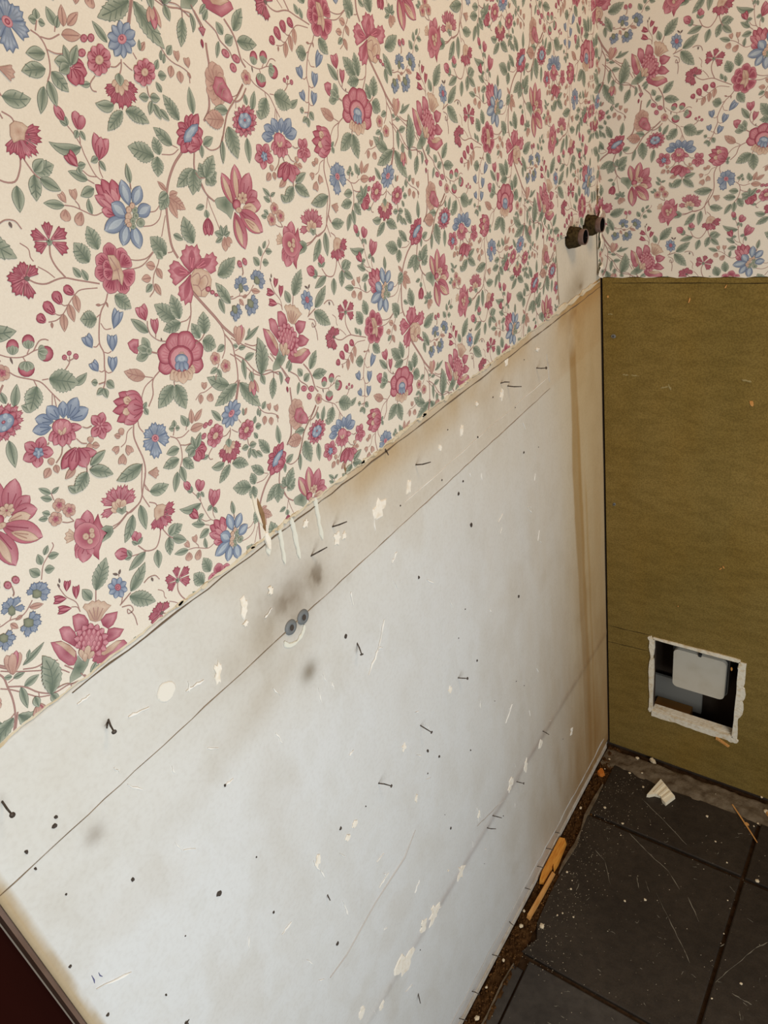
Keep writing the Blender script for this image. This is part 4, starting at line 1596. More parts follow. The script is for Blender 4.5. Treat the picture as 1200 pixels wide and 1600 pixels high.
def build_tile():
    K = Ink()
    for line in PRINT.strip().split('\n'):
        if line == '-':
            K.layer = 10
            continue
        t = line.split()
        op = t[0]
        num = [float(x) * 1e-4 for x in t[2:]] if op in 'BTOFR' else [float(x) * 1e-4 for x in t[1:]]
        if op == 'S':
            lay = K.layer
            K.layer = 2 + random.random() * 5 if lay < 14 else lay
            K.stem(num[0], list(zip(num[1::2], num[2::2])))
            K.layer = lay + (1 if lay >= 14 else 0)
        elif op == 'B':
            kd = int(t[2])
            K.blade(kd, num[1:3], num[3:5], num[5], num[6], INKL[t[1]])
        elif op == 'T':
            b, m_ = np.array(num[0:2]), np.array(num[2:4])
            w = num[4]
            D = m_ - b
            L_ = np.hypot(*D)
            pr = np.array([-D[1], D[0]]) / L_
            c = INKL[t[1]]
            K.blade(3, b, b + D * 1.12 + pr * w * 0.42, w * 0.62, -w * 0.10, c)
            K.blade(3, b, b + D * 1.12 - pr * w * 0.42, w * 0.62, w * 0.10, c)
            K.blade(3, b - D * 0.02, b + D * 1.08, w * 0.58, 0, c)
        elif op == 'O':
            c, ax, ay = np.array(num[0:2]), np.array(num[2:4]), np.array(num[4:6])
            n = 14 if np.hypot(*ax) > 0.003 else 9
            K.fan(c, [c + ax * math.cos(a) + ay * math.sin(a) for a in [2 * math.pi * i / n for i in range(n)]], INKL[t[1]])
        elif op == 'F':
            p = list(zip(num[0::2], num[1::2]))
            K.fan(p[0], p[1:], INKL[t[1]])
        elif op == 'R':
            c = np.array(num[0:2])
            n, kd = int(t[4]), int(t[10])
            ax, ay, w = np.array(num[3:5]), np.array(num[5:7]), num[7]
            for i in range(n):
                a = 2 * math.pi * (i + 0.3) / n
                K.blade(kd, c + 0.12 * (ax * math.cos(a) + ay * math.sin(a)), c + ax * math.cos(a) + ay * math.sin(a), w, 0, INKL[t[1]])
        elif op == '5':
            c, r = np.array(num[0:2]), num[2]
            for i in range(5):
                a = 2 * math.pi * (i + 0.2) / 5
                K.blade(2, c, c + r * np.array([math.cos(a), math.sin(a)]), r * 0.98, 0, INKL['t'])
            K.fan(c, [c + r * (0.34 if i % 2 else 0.55) * np.array([math.cos(0.6283 * i + .25), math.sin(0.6283 * i + .25)]) for i in range(10)], INKL['q'])
    return np.array(K.v), np.array(K.c), np.array(K.f)


TV, TC, TF = build_tile()
print('tile tris', len(TF))
ORG = np.array([-0.84, 1.30])


def paper_edge(s):
    s = np.asarray(s, float)
    return (ZP - 0.0012 * np.clip((0.75 + s) / 0.75, 0, 1) + 0.0016 * (fbm(s * 90, s * 0 + 2, 3, 11) - 0.5) * 2
            + 0.0012 * (fbm(s * 300, s * 0 + 4, 2, 12) - 0.5) * 2)


def clip_half(V, C, F, fn):
    """keep the part of the triangles where fn(s, z) > 0 (linear along edges)"""
    d = fn(V[:, 0], V[:, 1])
    k = d[F] > 0
    full = k.all(1)
    part = F[k.any(1) & ~full]
    NV, NC, NF = [V], [C], [F[full]]
    base = len(V)
    ev, ec, ef = [], [], []
    for tri in part:
        poly = []
        for i in range(3):
            a, b = tri[i], tri[(i + 1) % 3]
            if d[a] > 0:
                poly.append(int(a))
            if (d[a] > 0) != (d[b] > 0):
                t = d[a] / (d[a] - d[b])
                ev.append(V[a] + (V[b] - V[a]) * t)
                ec.append(C[a] + (C[b] - C[a]) * t)
                poly.append(base + len(ev) - 1)
        for i in range(1, len(poly) - 1):
            ef.append((poly[0], poly[i], poly[i + 1]))
    if ev:
        NV.append(np.array(ev))
        NC.append(np.array(ec))
    if ef:
        NF.append(np.array(ef))
    return np.concatenate(NV), np.concatenate(NC), np.concatenate(NF)


def print_region(s0, s1, z0, z1, ds=0.0):
    Vs, Cs, Fs = [], [], []
    n = 0
    for i in range(-3, 9):
        for j in range(-3, 4):
            off = ORG + np.array([i * W + ds, j * VV + (VV / 2 if i % 2 else 0)])
            v = TV.copy()
            v[:, :2] += off
            if v[:, 0].min() > s1 or v[:, 0].max() < s0 or v[:, 1].min() > z1 or v[:, 1].max() < z0:
                continue
            tri = v[TF]
            ok = (tri[:, :, 0].max(1) > s0) & (tri[:, :, 0].min(1) < s1) & (tri[:, :, 1].max(1) > z0) & (tri[:, :, 1].min(1) < z1)
            if not ok.any():
                continue
            Vs.append(v)
            Cs.append(TC)
            Fs.append(TF[ok] + n)
            n += len(v)
    V, C, F = np.concatenate(Vs), np.concatenate(Cs), np.concatenate(Fs)
    V, C, F = clip_half(V, C, F, lambda s, z: s - s0)
    V, C, F = clip_half(V, C, F, lambda s, z: s1 - s)
    V, C, F = clip_half(V, C, F, lambda s, z: z1 - z)
    return V, C, F


def compact(V, C, F):
    used = np.unique(F)
    mp = np.zeros(len(V), np.int64)
    mp[used] = np.arange(len(used))
    return V[used], C[used], mp[F]


LAYER = 9e-6
ZTOP = 1.70
T0 = 0.0008            # thickness of the sheet: its printed face


def sheet(name, cols, plane, h, m, parent=None):
    """paper sheet with thickness; cols is a list of (a, low, high) columns"""
    bm = bmesh.new()
    R = []
    for (a, b0, b1) in cols:
        R.append([bm.verts.new(P3(plane, a, b0, h - 0.0007)), bm.verts.new(P3(plane, a, b0, h)),
                  bm.verts.new(P3(plane, a, b1, h)), bm.verts.new(P3(plane, a, b1, h - 0.0007))])
    for A, B in zip(R, R[1:]):
        for k in range(3):
            bm.faces.new((A[k], A[k + 1], B[k + 1], B[k]))
    bm.faces.new(R[0])
    bm.faces.new(R[-1][::-1])
    return from_bm(name, bm, m, parent)


SEAM = 0.031
UEND = 1.119
HB = 0.0017            # printed face above the wall plane (clears the board's relief)
# left sheet: ragged lower edge, patch torn out round the pipes
us = np.arange(UEND, 0.172, -0.0035)
edge = [(float(u), float(paper_edge(-u))) for u in us]
PT = 1.1755
outl = [(u, e, ZTOP) for u, e in edge] + [(0.1712, 1.083, ZTOP), (0.1705, PT - 0.001, ZTOP), (0.150, PT + 0.001, ZTOP), (0.12, PT - 0.001, ZTOP), (0.08, PT + 0.0005, ZTOP), (SEAM - 0.002, PT, ZTOP)]
paper_l = sheet('wallpaper', outl, 'L', HB, m_paper)
tag(paper_l, 'floral wallpaper with red and blue flowers above the white board', 'wallpaper')
V, C, F = print_region(-UEND, -SEAM, 1.07, ZTOP)
V, C, F = clip_half(V, C, F, lambda s, z: z - paper_edge(s) - 0.0003)
# cut the pipe patch: keep (s < -0.171) or (z > PT)
A = clip_half(V, C, F, lambda s, z: -0.171 - s)
B = clip_half(V, C, F, lambda s, z: s + 0.171)
B = clip_half(*B, lambda s, z: z - PT - 0.0005)
Vp = np.concatenate([A[0], B[0]])
Cp = np.concatenate([A[1], B[1]])
Fp = np.concatenate([A[2], B[2] + len(A[0])])
Vp, Cp, Fp = compact(Vp, Cp, Fp)
X = np.stack([HB + 0.00004 + Vp[:, 2] * LAYER, Vp[:, 0], Vp[:, 1]], -1)
ink = link('printed_pattern', mesh_from_arrays('printed_pattern', X, Fp, Cp), m_print, paper_l)
tag(ink, kind='stuff')
print('left ink tris', len(Fp))

# right sheet: wraps a little way round the corner onto the left wall
HR = 0.0045
XE = 0.80
PR = 1.0800
redge = [(x, PR + 0.0010 * math.sin(x * 140) + random.uniform(-.0005, .0005)) for x in np.arange(0.0, XE, 0.012)]
paper_r = sheet('wallpaper', [(HR - 0.003, PR, ZTOP)] + [(x, z, ZTOP) for x, z in redge[1:]] + [(XE, PR, ZTOP)], 'R', HR, m_paper)
tag(paper_r, 'floral wallpaper above the olive brown board, right of the corner', 'wallpaper')
V, C, F = print_region(0.0, XE, 1.07, ZTOP, 0.0053)
V, C, F = clip_half(V, C, F, lambda s, z: z - PR - 0.0006)
V, C, F = compact(V, C, F)
X = np.stack([V[:, 0] + HB * 0.6, -(HR + 0.00004 + V[:, 2] * LAYER), V[:, 1]], -1)
ink = link('printed_pattern', mesh_from_arrays('printed_pattern', X, F, C), m_print, paper_r)
tag(ink, kind='stuff')
# its turned-in strip
HW = HB + 0.0006
turn = sheet('turned_strip', [(0.0035, 1.086, ZTOP), (0.010, 1.089, ZTOP), (0.0165, 1.092, ZTOP), (0.0185, 1.172, ZTOP), (0.026, 1.186, ZTOP), (SEAM, 1.195, ZTOP)], 'L', HW, m_paper, paper_r)
V, C, F = print_region(-SEAM + 0.001, -0.004, 1.085, ZTOP, 0.0053)
V, C, F = clip_half(V, C, F, lambda s, z: np.minimum(s + np.where(z > 1.196, SEAM - 0.0005, np.where(z > 1.172, 0.019 + 0.012 * (z - 1.172) / 0.024, 0.0165)), z - 1.0925))
V, C, F = compact(V, C, F)
X = np.stack([HW + 0.00004 + V[:, 2] * LAYER, V[:, 0], V[:, 1]], -1)
ink = link('printed_pattern', mesh_from_arrays('printed_pattern', X, F, C), m_print, turn)
tag(ink, kind='stuff')

# torn backing paper left under the lower edge of the left sheet
low = [(float(u), float(paper_edge(-u)) - 0.0008 - 0.0042 * float(fbm(np.array([u * 40]), np.array([7.0]), 3, 21)[0]) * (0.3 + 0.9 * float(fbm(np.array([u * 9]), np.array([3.0]), 2, 22)[0])), float(paper_edge(-u)) + 0.002) for u in np.arange(UEND, 0.165, -0.004)]
sheet('torn_edge', low, 'L', HB - 0.0004, m_backing, paper_l)
for k in range(26):
    u = random.uniform(0.30, 0.92)
    e = float(paper_edge(-u))
    plate('torn_shred', blob(u, e - 0.0015, random.uniform(.003, .008), random.uniform(.0012, .003), 9, 0.4), 'L', HB - 0.0006, HB + 0.0006, m_backing, paper_l, 0.15)
# slits torn in the sheet
plate('tear', [(0.8030, 1.1200), (0.8015, 1.1120), (0.8005, 1.1020), (0.8020, 1.0930), (0.8045, 1.0850), (0.8062, 1.0905), (0.8050, 1.0990), (0.8058, 1.1090), (0.8045, 1.1160)], 'L', HB, HB + 0.0009, mat('tear_brown', srgb(142, 112, 80), 0.95, 0.1, noises=[(120, 3, (0.6, 0.5, 0.42), 0.45, 0.7, (1, 1, 1))]), paper_l, 0.1)
plate('torn_shred', [(0.8075, 1.1270), (0.8060, 1.1150), (0.8066, 1.1040), (0.8062, 1.0920), (0.8090, 1.0980), (0.8100, 1.1100), (0.8092, 1.1220)], 'L', HB, HB + 0.0014, m_flap, paper_l, 0.1)
plate('torn_shred', [(0.8030, 1.0850), (0.8010, 1.0760), (0.8045, 1.0650), (0.8075, 1.0680), (0.8080, 1.0800), (0.8062, 1.0860)], 'L', 0.0009, HB + 0.0010, m_chip, paper_l, 0.15)
plate('tear', [(0.6868, 1.0945), (0.6852, 1.0890), (0.6848, 1.0820), (0.6866, 1.0815), (0.6875, 1.0880)], 'L', HB, HB + 0.0008, bpy.data.materials['tear_brown'], paper_l, 0.1)

# ------------------------------------------------------------------ corner: bare plaster, curled paper, pipe stubs
nu_, nz_ = 160, 40
U, Z = np.meshgrid(np.concatenate([np.linspace(0.003, 0.20, 120), np.linspace(0.21, 1.119, 40)]), np.linspace(1.0785, 1.188, nz_), indexing='ij')
n1, n2, n3 = fbm(U * 12, Z * 12, 4, 41), fbm(U * 60, Z * 60, 4, 42), fbm(U * 25, Z * 8, 3, 43)
C = np.ones(U.shape + (3,)) * np.array([lin(214), lin(206), lin(190)])
stain_shade(0.5 * n1, (0.94, 0.90, 0.82))
stain_shade(gau(0.105, 1.090, 0.030, 0.016, -0.4) * (0.4 + 0.7 * n2), (0.62, 0.57, 0.50))
stain_shade(gau(0.082, 1.0885, 0.006, 0.004), (0.55, 0.48, 0.40))
idx = np.arange(nu_ * nz_).reshape(nu_, nz_)
Q = np.stack([idx[:-1, :-1], idx[:-1, 1:], idx[1:, 1:], idx[1:, :-1]], -1).reshape(-1, 4)
bare = link('bare_plaster', mesh_from_arrays('bare_plaster', np.stack([0.0003 * n1 - 0.0007, -U, Z], -1).reshape(-1, 3), Q, C.reshape(-1, 3)), m_board, wall_left)
strip_on('L', wob((0.166, PT - 0.004), (0.164, 1.086), 10, 0.002), 0.0022, -0.0008, 0.0003, 'crack', m_line, wall_left, 0.8)
strip_on('L', wob((0.19, 1.078), (0.01, 1.0755), 16, 0.002), 0.006, 0.0002, 0.0014, 'torn_edge', m_backing, paper_l, 0.8)


def flap(name, pts, parent, m, w, curl):
    """a curled strip of torn paper along a 3d path"""
    bm = bmesh.new()
    rows = []
    for i, (x, y, z) in enumerate(pts):
        row = []
        for k in range(6):
            a = k / 5 * curl
            row.append(bm.verts.new((x + w * math.sin(a) * (0.6 + 0.4 * math.sin(i * 1.7)), y - w * (1 - math.cos(a)), z + 0.0015 * math.sin(i * 2.1 + k))))
        rows.append(row)
    for A, B in zip(rows, rows[1:]):
        for k in range(5):
            bm.faces.new((A[k], A[k + 1], B[k + 1], B[k]))
    o = from_bm(name, bm, m, parent, True)
    md = o.modifiers.new('thickness', 'SOLIDIFY')
    md.thickness = 0.0005
    return o


flap('torn_flap', [(0.0038, -0.009 - 0.003 * math.sin(i * .8), 1.188 - 0.0062 * i) for i in range(11)], paper_r, m_flap, 0.0060, 2.2)
flap('torn_flap', [(0.0036, -0.010, 1.104 - 0.005 * i) for i in range(5)], paper_r, m_paper, 0.0075, 2.4)
flap('torn_flap', [(0.0040, -0.020 + 0.002 * i, 1.220 - 0.004 * i) for i in range(6)], paper_r, m_paper, 0.0050, 1.8)
plate('tear', [(0.0150, 1.2210), (0.0120, 1.2080), (0.0155, 1.1930), (0.0195, 1.1900), (0.0190, 1.2060)], 'L', HW, HW + 0.0008, bpy.data.materials['tear_brown'], paper_r, 0.1)


def lathe(bm, prof, origin, n=22, jit=0.0):
    """rings round the x axis; prof is a list of (x, radius)"""
    rings = []
    for (x, r) in prof:
        ring = []
        for i in range(n):
            t = 2 * math.pi * i / n
            rr = r * (1 + jit * (random.random() - .5))
            ring.append(bm.verts.new((origin[0] + x + jit * 0.01 * (random.random() - .5), origin[1] + rr * math.cos(t), origin[2] + rr * math.sin(t))))
        rings.append(ring)
    for A, B in zip(rings, rings[1:]):
        for i in range(n):
            j = (i + 1) % n
            bm.faces.new((A[i], A[j], B[j], B[i]))
    return rings


for (u, z, lab) in ((0.119, 1.1700, 'dark lagged pipe stub, the lower left one of the pair by the corner'),
                    (0.0545, 1.1715, 'dark lagged pipe stub nearest the corner, open end facing right')):
    t = empty('pipe_stub', (0.0, -u, z))
    t.scale = (0.80, 0.80, 0.80)
    tag(t, lab, 'pipe', 'pipe stubs by the corner')
    bm = bmesh.new()
    R = lathe(bm, [(0.0004, 0.0150), (0.0004, 0.0195), (0.006, 0.0182), (0.013, 0.0180), (0.019, 0.0160), (0.0215, 0.0148), (0.0205, 0.0118)], (0, 0, 0), 22, 0.12)
    from_bm('insulation', bm, m_foam, t, True)
    bm = bmesh.new()
    lathe(bm, [(-0.002, 0.0124), (0.020, 0.0124), (0.0225, 0.0136), (0.0305, 0.0136), (0.0312, 0.0132), (0.0305, 0.0120), (0.004, 0.0116)], (0, 0, 0), 26, 0.012)
    p = from_bm('pipe_end', bm, m_copper, t, True)
    bm = bmesh.new()
    R = lathe(bm, [(0.0300, 0.0119), (0.008, 0.0115)], (0, 0, 0), 22)
    bm.faces.new(R[1])
    from_bm('bore', bm, m_black, p)

# ------------------------------------------------------------------ olive board on the right wall
PZ = 1.0795
bm = bmesh.new()
F0, F1 = -0.0042, -0.0002
add_box(bm, (0.0035, F0, 0.004), (HX0, F1, PZ))
add_box(bm, (HX1, F0, 0.004), (0.80, F1, PZ))
add_box(bm, (HX0, F0, 0.004), (HX1, F1, HZ0))
add_box(bm, (HX0, F0, HZ1), (HX1, F1, PZ))
olive = from_bm('hardboard_panel', bm, m_olive)
tag(olive, 'olive brown hardboard panel with a broken square hole, right of the corner', 'wall panel')
# broken plaster round the hole, one ragged piece for each side
H = 0.0042


def ragged(p, q, n, out, amp):
    """points from p to q, pushed sideways by out and roughened"""
    dx, dy = q[0] - p[0], q[1] - p[1]
    L_ = math.hypot(dx, dy)
    nx, ny = -dy / L_, dx / L_
    r = []
    for i in range(n + 1):
        t = i / n
        k = out * (0.75 + amp * (fbm(np.array([t * 5.3 + p[0] * 37]), np.array([p[1] * 19.0]), 3, 31)[0] - 0.45) * 2)
        r.append((p[0] + dx * t + nx * k, p[1] + dy * t + ny * k))
    return r


c00, c10, c11, c01 = (HX0 - .001, HZ0 - .001), (HX1 + .001, HZ0 - .001), (HX1 + .001, HZ1 + .001), (HX0 - .001, HZ1 + .001)
for (a, b, w, amp) in ((c00, c10, 0.012, 0.8), (c10, c11, 0.010, 0.7), (c11, c01, 0.006, 0.8), (c01, c00, 0.0085, 0.5)):
    o = ragged(a, b, 16, -w, amp)
    inn = ragged(a, b, 16, 0.0022, 0.9)[::-1]
    plate('broken_edge', o + inn, 'R', H - 0.004, H + 0.0026, m_gyp, olive, 0.0)
for (x, z, rx, rz) in ((0.268, 0.235, 0.007, 0.030), (0.270, 0.275, 0.006, 0.020), (0.264, 0.335, 0.007, 0.016), (0.267, 0.302, 0.006, 0.014),
                       (0.262, 0.142, 0.010, 0.008), (0.245, 0.143, 0.012, 0.006), (0.093, 0.352, 0.006, 0.009), (0.095, 0.155, 0.005, 0.010)):
    plate('broken_edge', blob(x, z, rx, rz, 13, 0.2), 'R', H - 0.003, H + 0.0022, m_gyp, olive, 0.12)
for p in ([(0.234, 0.136), (0.258, 0.122), (0.2565, 0.1185), (0.232, 0.131)], [(0.2300, 0.138), (0.2355, 0.138), (0.2345, 0.129), (0.2305, 0.130)]):
    plate('splinter', p, 'R', H, H + 0.004, m_pine2, olive, 0.1)
# screws, scratches, flecks
for (x, z, r) in ((0.0208, 0.983, 0.0042), (0.0195, 0.657, 0.0034)):
    s = plate('screw', blob(x, z, r, r, 14, 0.03), 'R', H - 0.001, H + 0.0014, m_steel, olive, 0.25)
    plate('screw_recess', blob(x, z, r * .4, r * .4, 8, 0.05), 'R', H + 0.001, H + 0.0018, m_dark, s)
m_oscr = mat('pale_rub_mark', srgb(150, 134, 92), 0.9, 0.1)
for pts in ([(0.036, 0.917), (0.046, 0.9165)], [(0.050, 0.917), (0.064, 0.916)], [(0.012, 1.020), (0.020, 1.020)], [(0.222, 0.923), (0.236, 0.920)],
            [(0.100, 0.898), (0.112, 0.902)], [(0.112, 0.906), (0.116, 0.896)]):
    strip_on('R', wob(pts[0], pts[1], 5, 0.0012), 0.0024, H - 0.0003, H + 0.0004, 'rub_mark', m_oscr, olive, 0.9)
for (x, z, rx, rz, ro) in ((0.1395, 1.045, 0.0013, 0.0045, -0.2), (0.2395, 0.885, 0.0030, 0.0050, 0.3), (0.213, 0.560, 0.0014, 0.0032, -0.6), (0.218, 0.565, 0.001, 0.003, 0.4),
                           (0.143, 0.452, 0.001, 0.0012, 0), (0.190, 1.066, 0.001, 0.003, -.4), (0.247, 0.331, 0.0018, 0.0045, 0.2), (0.0120, 1.049, 0.0015, 0.002, 0)):
    plate('splinter', blob(x, z, rx, rz, 8, 0.3, ro), 'R', H - 0.0002, H + 0.0016, m_pine2, olive, 0.2)
m_oline = mat('dark_scored_line', srgb(56, 44, 24), 0.95, 0.1)
strip_on('R', wob((0.004, 0.3565), (0.090, 0.3610), 8, 0.001), 0.0012, H - 0.0003, H + 0.0004, 'scored_line', m_oline, olive, 0.6)
strip_on('R', wob((0.004, 0.3125), (0.088, 0.3175), 8, 0.001), 0.0012, H - 0.0003, H + 0.0004, 'scored_line', m_oline, olive, 0.6)
strip_on('R', wob((0.020, 1.071), (0.60, 1.0715), 30, 0.001), 0.0012, H - 0.0003, H + 0.0004, 'scored_line', m_oline, olive, 0.6)

# white box behind the hole
jb = empty('junction_box', (0.183, 0.060, 0.217))
tag(jb, 'off white plastic box with a rounded lid inside the wall hole', 'box')


def rrect(x0, x1, z0, z1, r, n=6):
    pts = []
    for (cx, cz, a0) in ((x1 - r, z1 - r, 0), (x0 + r, z1 - r, 90), (x0 + r, z0 + r, 180), (x1 - r, z0 + r, 270)):
        for i in range(n + 1):
            a = math.radians(a0 + 90 * i / n)
            pts.append((cx + r * math.cos(a), cz + r * math.sin(a)))
    return pts


def jpart(name, x0, x1, z0, z1, r, y0, y1, m, parent, inset=0.0):
    bm = bmesh.new()
    add_plate(bm, rrect(x0 - 0.183, x1 - 0.183, z0 - 0.217, z1 - 0.217, r), 'R', -(y1 - 0.060), -(y0 - 0.060), inset)
    return from_bm(name, bm, m, parent)


jpart('body', 0.128, 0.237, 0.219, 0.332, 0.012, 0.030, 0.066, m_lidd, jb)
jpart('seal', 0.129, 0.236, 0.220, 0.329, 0.012, 0.027, 0.030, m_seal, jb)
ld = jpart('lid', 0.131, 0.234, 0.217, 0.3215, 0.011, 0.020, 0.027, m_lid, jb, 0.015)
jpart('catch', 0.180, 0.186, 0.318, 0.3245, 0.002, 0.018, 0.024, m_seal, ld)

# ------------------------------------------------------------------ floor edges, dirt and debris
# mortar bed between the tiles and the olive board
bm = bmesh.new()
nx, ny = 90, 14
gridv = []
for i in range(nx + 1):
    row = []
    for j in range(ny + 1):
        x = 0.004 + (0.80 - 0.004) * i / nx
        t = j / ny
        y = -0.012 - 0.058 * t
        h = 0.0045 + 0.005 * (mnoise.noise((x * 45, y * 70, 0)) + 0.6 * mnoise.noise((x * 140, y * 160, 3)))
        if x < 0.10:
            h -= 0.006 * (0.10 - x) / 0.10
        if t > 0.75:
            h -= 0.010 * (t - 0.75) * 4 * (0.7 + 0.8 * mnoise.noise((x * 30, 1, 5)))
        if t < 0.14:
            h -= 0.010 * (0.14 - t) / 0.14 * (1.2 + mnoise.noise((x * 60, 9, 2)))
        row.append(bm.verts.new((x, y, max(h, -0.0079))))
    gridv.append(row)
for i in range(nx):
    for j in range(ny):
        bm.faces.new((gridv[i][j], gridv[i + 1][j], gridv[i + 1][j + 1], gridv[i][j + 1]))
from_bm('mortar_bed', bm, m_mortar, floor, True)
# dirt filling the gap along the left wall
bm = bmesh.new()
nx, ny = 12, 260
gridv = []
for j in range(ny + 1):
    row = []
    y = -0.010 - 1.10 * j / ny
    for i in range(nx + 1):
        t = i / nx
        x = 0.0032 + 0.036 * t
        h = -0.0035 + 0.0050 * (mnoise.noise((x * 130, y * 90, 0)) + 0.8 * mnoise.noise((x * 300, y * 260, 3)))
        row.append(bm.verts.new((x, y, max(h, -0.0079))))
    gridv.append(row)
for j in range(ny):
    for i in range(nx):
        bm.faces.new((gridv[j][i], gridv[j][i + 1], gridv[j + 1][i + 1], gridv[j + 1][i]))
dirt = from_bm('dirt', bm, m_dirt, None, True)
tag(dirt, 'brown dirt and rubble filling the gap beside the white board', 'dirt', kind='stuff')


def crumb_mesh(r, seed):
    bm = bmesh.new()
    bmesh.ops.create_icosphere(bm, subdivisions=1, radius=1.0)
    rnd = random.Random(seed)
    for v in bm.verts:
        v.co *= 0.72 + 0.5 * rnd.random()
        v.co.z = max(v.co.z, -0.35) * 0.75
    me = bpy.data.meshes.new('plaster_crumb')
    bm.to_mesh(me)
    bm.free()
    me.materials.append(m_crumb)
    return me


cms = [crumb_mesh(1, k) for k in range(6)]
ORD = ['first', 'second', 'third', 'fourth', 'fifth', 'sixth', 'seventh', 'eighth', 'ninth', 'tenth', 'eleventh', 'twelfth']
rank_gap = sorted([k for k, c in enumerate(CRUMBS) if c[0] < 0.034], key=lambda k: -CRUMBS[k][1])
rank_mor = sorted([k for k, c in enumerate(CRUMBS) if c[0] >= 0.034 and c[1] > -0.068], key=lambda k: CRUMBS[k][0])
for k, (x, y, r) in enumerate(CRUMBS):
    o = bpy.data.objects.new('plaster_crumb', cms[k % 6])
    COL.objects.link(o)
    zb = 0.0
    if x < 0.033 or (y > -0.06):
        zb = 0.001
    if y > -0.06 and x > 0.033:
        zb = 0.005
    o.location = (x, y, zb + 0.2 * r)
    o.scale = (r, r * random.uniform(.8, 1.2), r * 0.9)
    o.rotation_euler = (0, 0, random.uniform(0, 6.28))
    if x < 0.034:
        lab, grp = '%s pale plaster crumb counted from the corner, in the gap beside the white board' % ORD[rank_gap.index(k)], 'crumbs in the wall gap'
    elif y > -0.068:
        lab, grp = '%s pale crumb counted from the corner, on the mortar under the olive board' % ORD[rank_mor.index(k)], 'crumbs on the mortar'
    elif x < 0.10:
        lab, grp = 'tiny pale plaster crumb on the dark tile close to the dirty gap', 'crumbs on the tiles'
    elif x > 0.337:
        lab, grp = 'tiny pale crumb on the dark tiles right of the long grout line', 'crumbs on the tiles'
    elif y > -0.21:
        lab, grp = 'tiny pale crumb on the narrow tile row next to the mortar', 'crumbs on the tiles'
    else:
        lab, grp = 'tiny pale crumb in the middle of the large dark tile', 'crumbs on the tiles'
    if k == 0:
        lab, grp = 'largest pale crumb on the dark tile, just past the end of the wood stick', None
    tag(o, lab, 'crumb', grp)

# loose dust and grit on the tiles
gv, gf = [], []
for k in range(900):
    if k < 500:
        x, y = 0.035 + abs(random.gauss(0, 0.05)), random.uniform(-0.55, -0.07)
    else:
        x, y = random.uniform(0.04, 0.55), random.uniform(-0.75, -0.07)
    r = random.choice((0.0003, 0.0004, 0.0005, 0.0006, 0.0009)) * random.uniform(0.8, 1.3)
    b = len(gv)
    gv += [(x - r, y - r, 0.0), (x + r, y - r * .6, 0.0), (x + r * .2, y + r, 0.0), (x, y, r * 1.2)]
    gf += [(b, b + 1, b + 3), (b + 1, b + 2, b + 3), (b + 2, b, b + 3)]
grit = link('grit', mesh_from_arrays('grit', np.array(gv), np.array(gf)), mat('pale_grit', srgb(170, 156, 134), 0.95, 0.1))
tag(grit, 'fine pale grit scattered over the dark floor tiles', 'grit', kind='stuff')
gv, gf = [], []
for k in range(1500):
    x, y = 0.004 + 0.034 * random.random() ** 1.2, random.uniform(-0.95, -0.012)
    r = random.choice((0.0006, 0.0008, 0.0010, 0.0016, 0.0022)) * random.uniform(0.8, 1.3)
    z = 0.0
    b = len(gv)
    gv += [(x - r, y - r, z - .003), (x + r, y - r * .6, z - .003), (x + r * .2, y + r, z - .003), (x, y, z + r * random.uniform(.2, 1.0))]
    gf += [(b, b + 1, b + 3), (b + 1, b + 2, b + 3), (b + 2, b, b + 3)]
gg = link('rubble', mesh_from_arrays('rubble', np.array(gv), np.array(gf)), mat('brown_rubble', srgb(98, 68, 38), 0.95, 0.1, noises=[(500, 2, (0.35, 0.3, 0.26), 0.42, 0.6, (1, 1, 1)), (140, 2, (1.9, 1.9, 1.7), 0.6, 0.66, (1, 1, 1))]), dirt)
tag(gg, kind='stuff')
# ragged pale lip of old mortar along the gap
lip = strip_on('F', [(0.0316, -0.120), (0.0305, -0.16), (0.0290, -0.212), (0.0340, -0.25), (0.0372, -0.285), (0.0345, -0.31), (0.0322, -0.337), (0.0330, -0.36)], 0.0065, -0.006, 0.0028, 'mortar_lip', m_mortar, floor, 0.9)
strip_on('F', [(0.0330, -0.56), (0.0300, -0.60), (0.0320, -0.66), (0.0310, -0.74), (0.0330, -0.86)], 0.0060, -0.006, 0.0012, 'mortar_lip', m_mortar, floor, 0.9)
# scratches in the tiles
m_fscr = mat('grey_floor_scratch', srgb(122, 114, 100), 0.9, 0.1)
fparts = []
for (a, b, c, d) in FSCR:
    strip_on('F', wob((a, b), (c, d), 5, 0.0015), 0.0011, -0.0003, 0.0005, 'scratch', m_fscr, floor, 0.9)
for k in range(70):
    x, y = random.uniform(0.06, 0.50), random.uniform(-0.62, -0.10)
    an, ln = random.uniform(0, 6.28), random.uniform(0.003, 0.011)
    strip_on('F', wob((x, y), (x + ln * math.cos(an), y + ln * math.sin(an)), 3, 0.002), 0.0008, -0.0003, 0.0004, 'scratch', m_fscr, floor, 0.9)

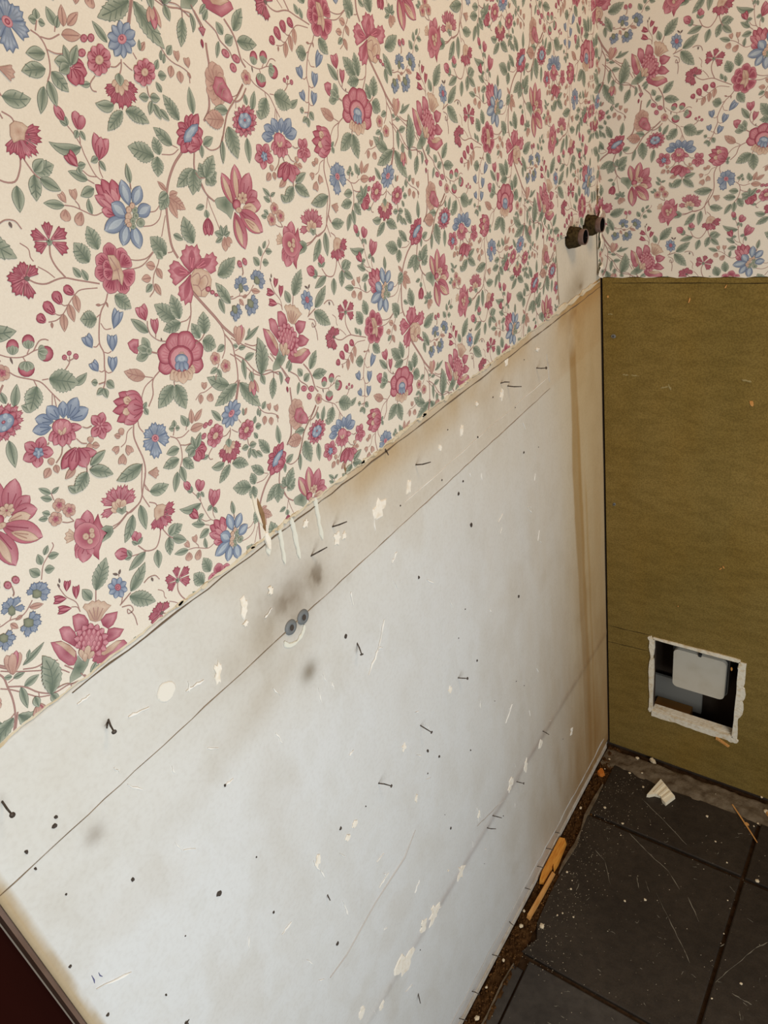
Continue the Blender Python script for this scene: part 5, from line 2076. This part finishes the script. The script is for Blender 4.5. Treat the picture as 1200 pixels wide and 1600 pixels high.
# orange wedge and stick lying in the gap
bm = bmesh.new()
add_plate(bm, [(0.0045, -0.288), (0.0150, -0.285), (0.0205, -0.292), (0.0250, -0.345), (0.0230, -0.362), (0.0180, -0.352), (0.0160, -0.395), (0.0080, -0.398), (0.0050, -0.380)], 'F', -0.002, 0.011, 0.06)
w1 = from_bm('wood_wedge', bm, m_pine)
tag(w1, 'orange pine wedge stuck in the gap against the white board', 'wood scrap')
bm = bmesh.new()
add_plate(bm, [(0.0215, -0.362), (0.0275, -0.364), (0.0265, -0.420), (0.0240, -0.474), (0.0165, -0.472), (0.0190, -0.420)], 'F', -0.001, 0.0065, 0.06)
w2 = from_bm('wood_stick', bm, m_pine2)
tag(w2, 'long pale wood stick in the floor gap, in front of the orange wedge', 'wood scrap')
o = plate('wood_chunk', blob(0.0165, -0.0935, 0.0080, 0.0100, 9, 0.25), 'F', -0.002, 0.007, m_amber, None, 0.2)
tag(o, 'small amber wood chunk in the gap near the corner', 'wood scrap')
# moulding offcut: a fan shaped slice with stepped faces
mo = empty('moulding_offcut', (0.150, -0.092, 0.0))
tag(mo, 'white fan-shaped offcut of moulding lying on the dark tiles', 'wood scrap')
A = [(0.1237, -0.1098), (0.1370, -0.0560), (0.1770, -0.0865), (0.1650, -0.1130), (0.1560, -0.1075), (0.1500, -0.0990), (0.1380, -0.1000), (0.1290, -0.1080)]
bm = bmesh.new()
add_plate(bm, [(x - 0.150, y + 0.092) for x, y in A], 'F', 0.0008, 0.010, 0.04)
body = from_bm('body', bm, m_mould, mo)
for k, (t0, t1) in enumerate(((0.18, 0.30), (0.48, 0.58), (0.72, 0.80))):
    def pt(t, side):
        a, b = ((0.1300, -0.1010), (0.1380, -0.0600)) if side == 0 else ((0.1640, -0.1080), (0.1740, -0.0880))
        # ribs run from the top edge to the lower edge, stepping across the fan
        p = (a[0] + (b[0] - a[0]) * 0.5, a[1] + (b[1] - a[1]) * 0.5)
        return p
    e0, e1 = (0.1385, -0.0610), (0.1745, -0.0880)
    f0, f1 = (0.1270, -0.1065), (0.1640, -0.1110)
    q = []
    for (s0, s1) in ((e0, e1), (f0, f1)):
        q.append([(s0[0] + (s1[0] - s0[0]) * t - 0.150, s0[1] + (s1[1] - s0[1]) * t + 0.092) for t in (t0, t1)])
    rib = [q[0][0], q[0][1], (q[1][1][0] * .9 + q[0][1][0] * .1, q[1][1][1] * .8 + q[0][1][1] * .2), (q[1][0][0] * .9 + q[0][0][0] * .1, q[1][0][1] * .8 + q[0][0][1] * .2)]
    plate('rib', rib, 'F', 0.0085, 0.0118, m_mould, mo, 0.0)
# straw and a chip beside it
bm = bmesh.new()
add_tube(bm, (0.2818, -0.0518, 0.006), (0.318, -0.088, 0.0030), 0.0014, 0.0016, 6)
add_tube(bm, (0.318, -0.088, 0.0030), (0.3431, -0.1146, 0.0014), 0.0016, 0.0010, 6)
st = from_bm('wood_splinter', bm, m_pine2)
tag(st, 'thin orange splinter leaning across the tile edge at far right', 'wood scrap')
o = plate('wood_chip', blob(0.3160, -0.0830, 0.0045, 0.0030, 8, 0.3), 'F', 0.001, 0.0055, m_pine2, None, 0.2)
tag(o, 'small pale wood chip touching the orange splinter at far right', 'wood scrap')
for (x, y, r, lab) in ((0.1055, -0.0140, 0.008, 'pinkish wood chip on the mortar behind the moulding offcut'),
                       (0.3500, -0.0420, 0.009, 'orange wood chip on the mortar at the right edge')):
    o = plate('wood_chip', blob(x, y, r, r * .6, 7, 0.35, -.4), 'F', 0.003, 0.009, m_pine2 if x > .2 else m_crumb, None, 0.2)
    tag(o, lab, 'wood scrap')
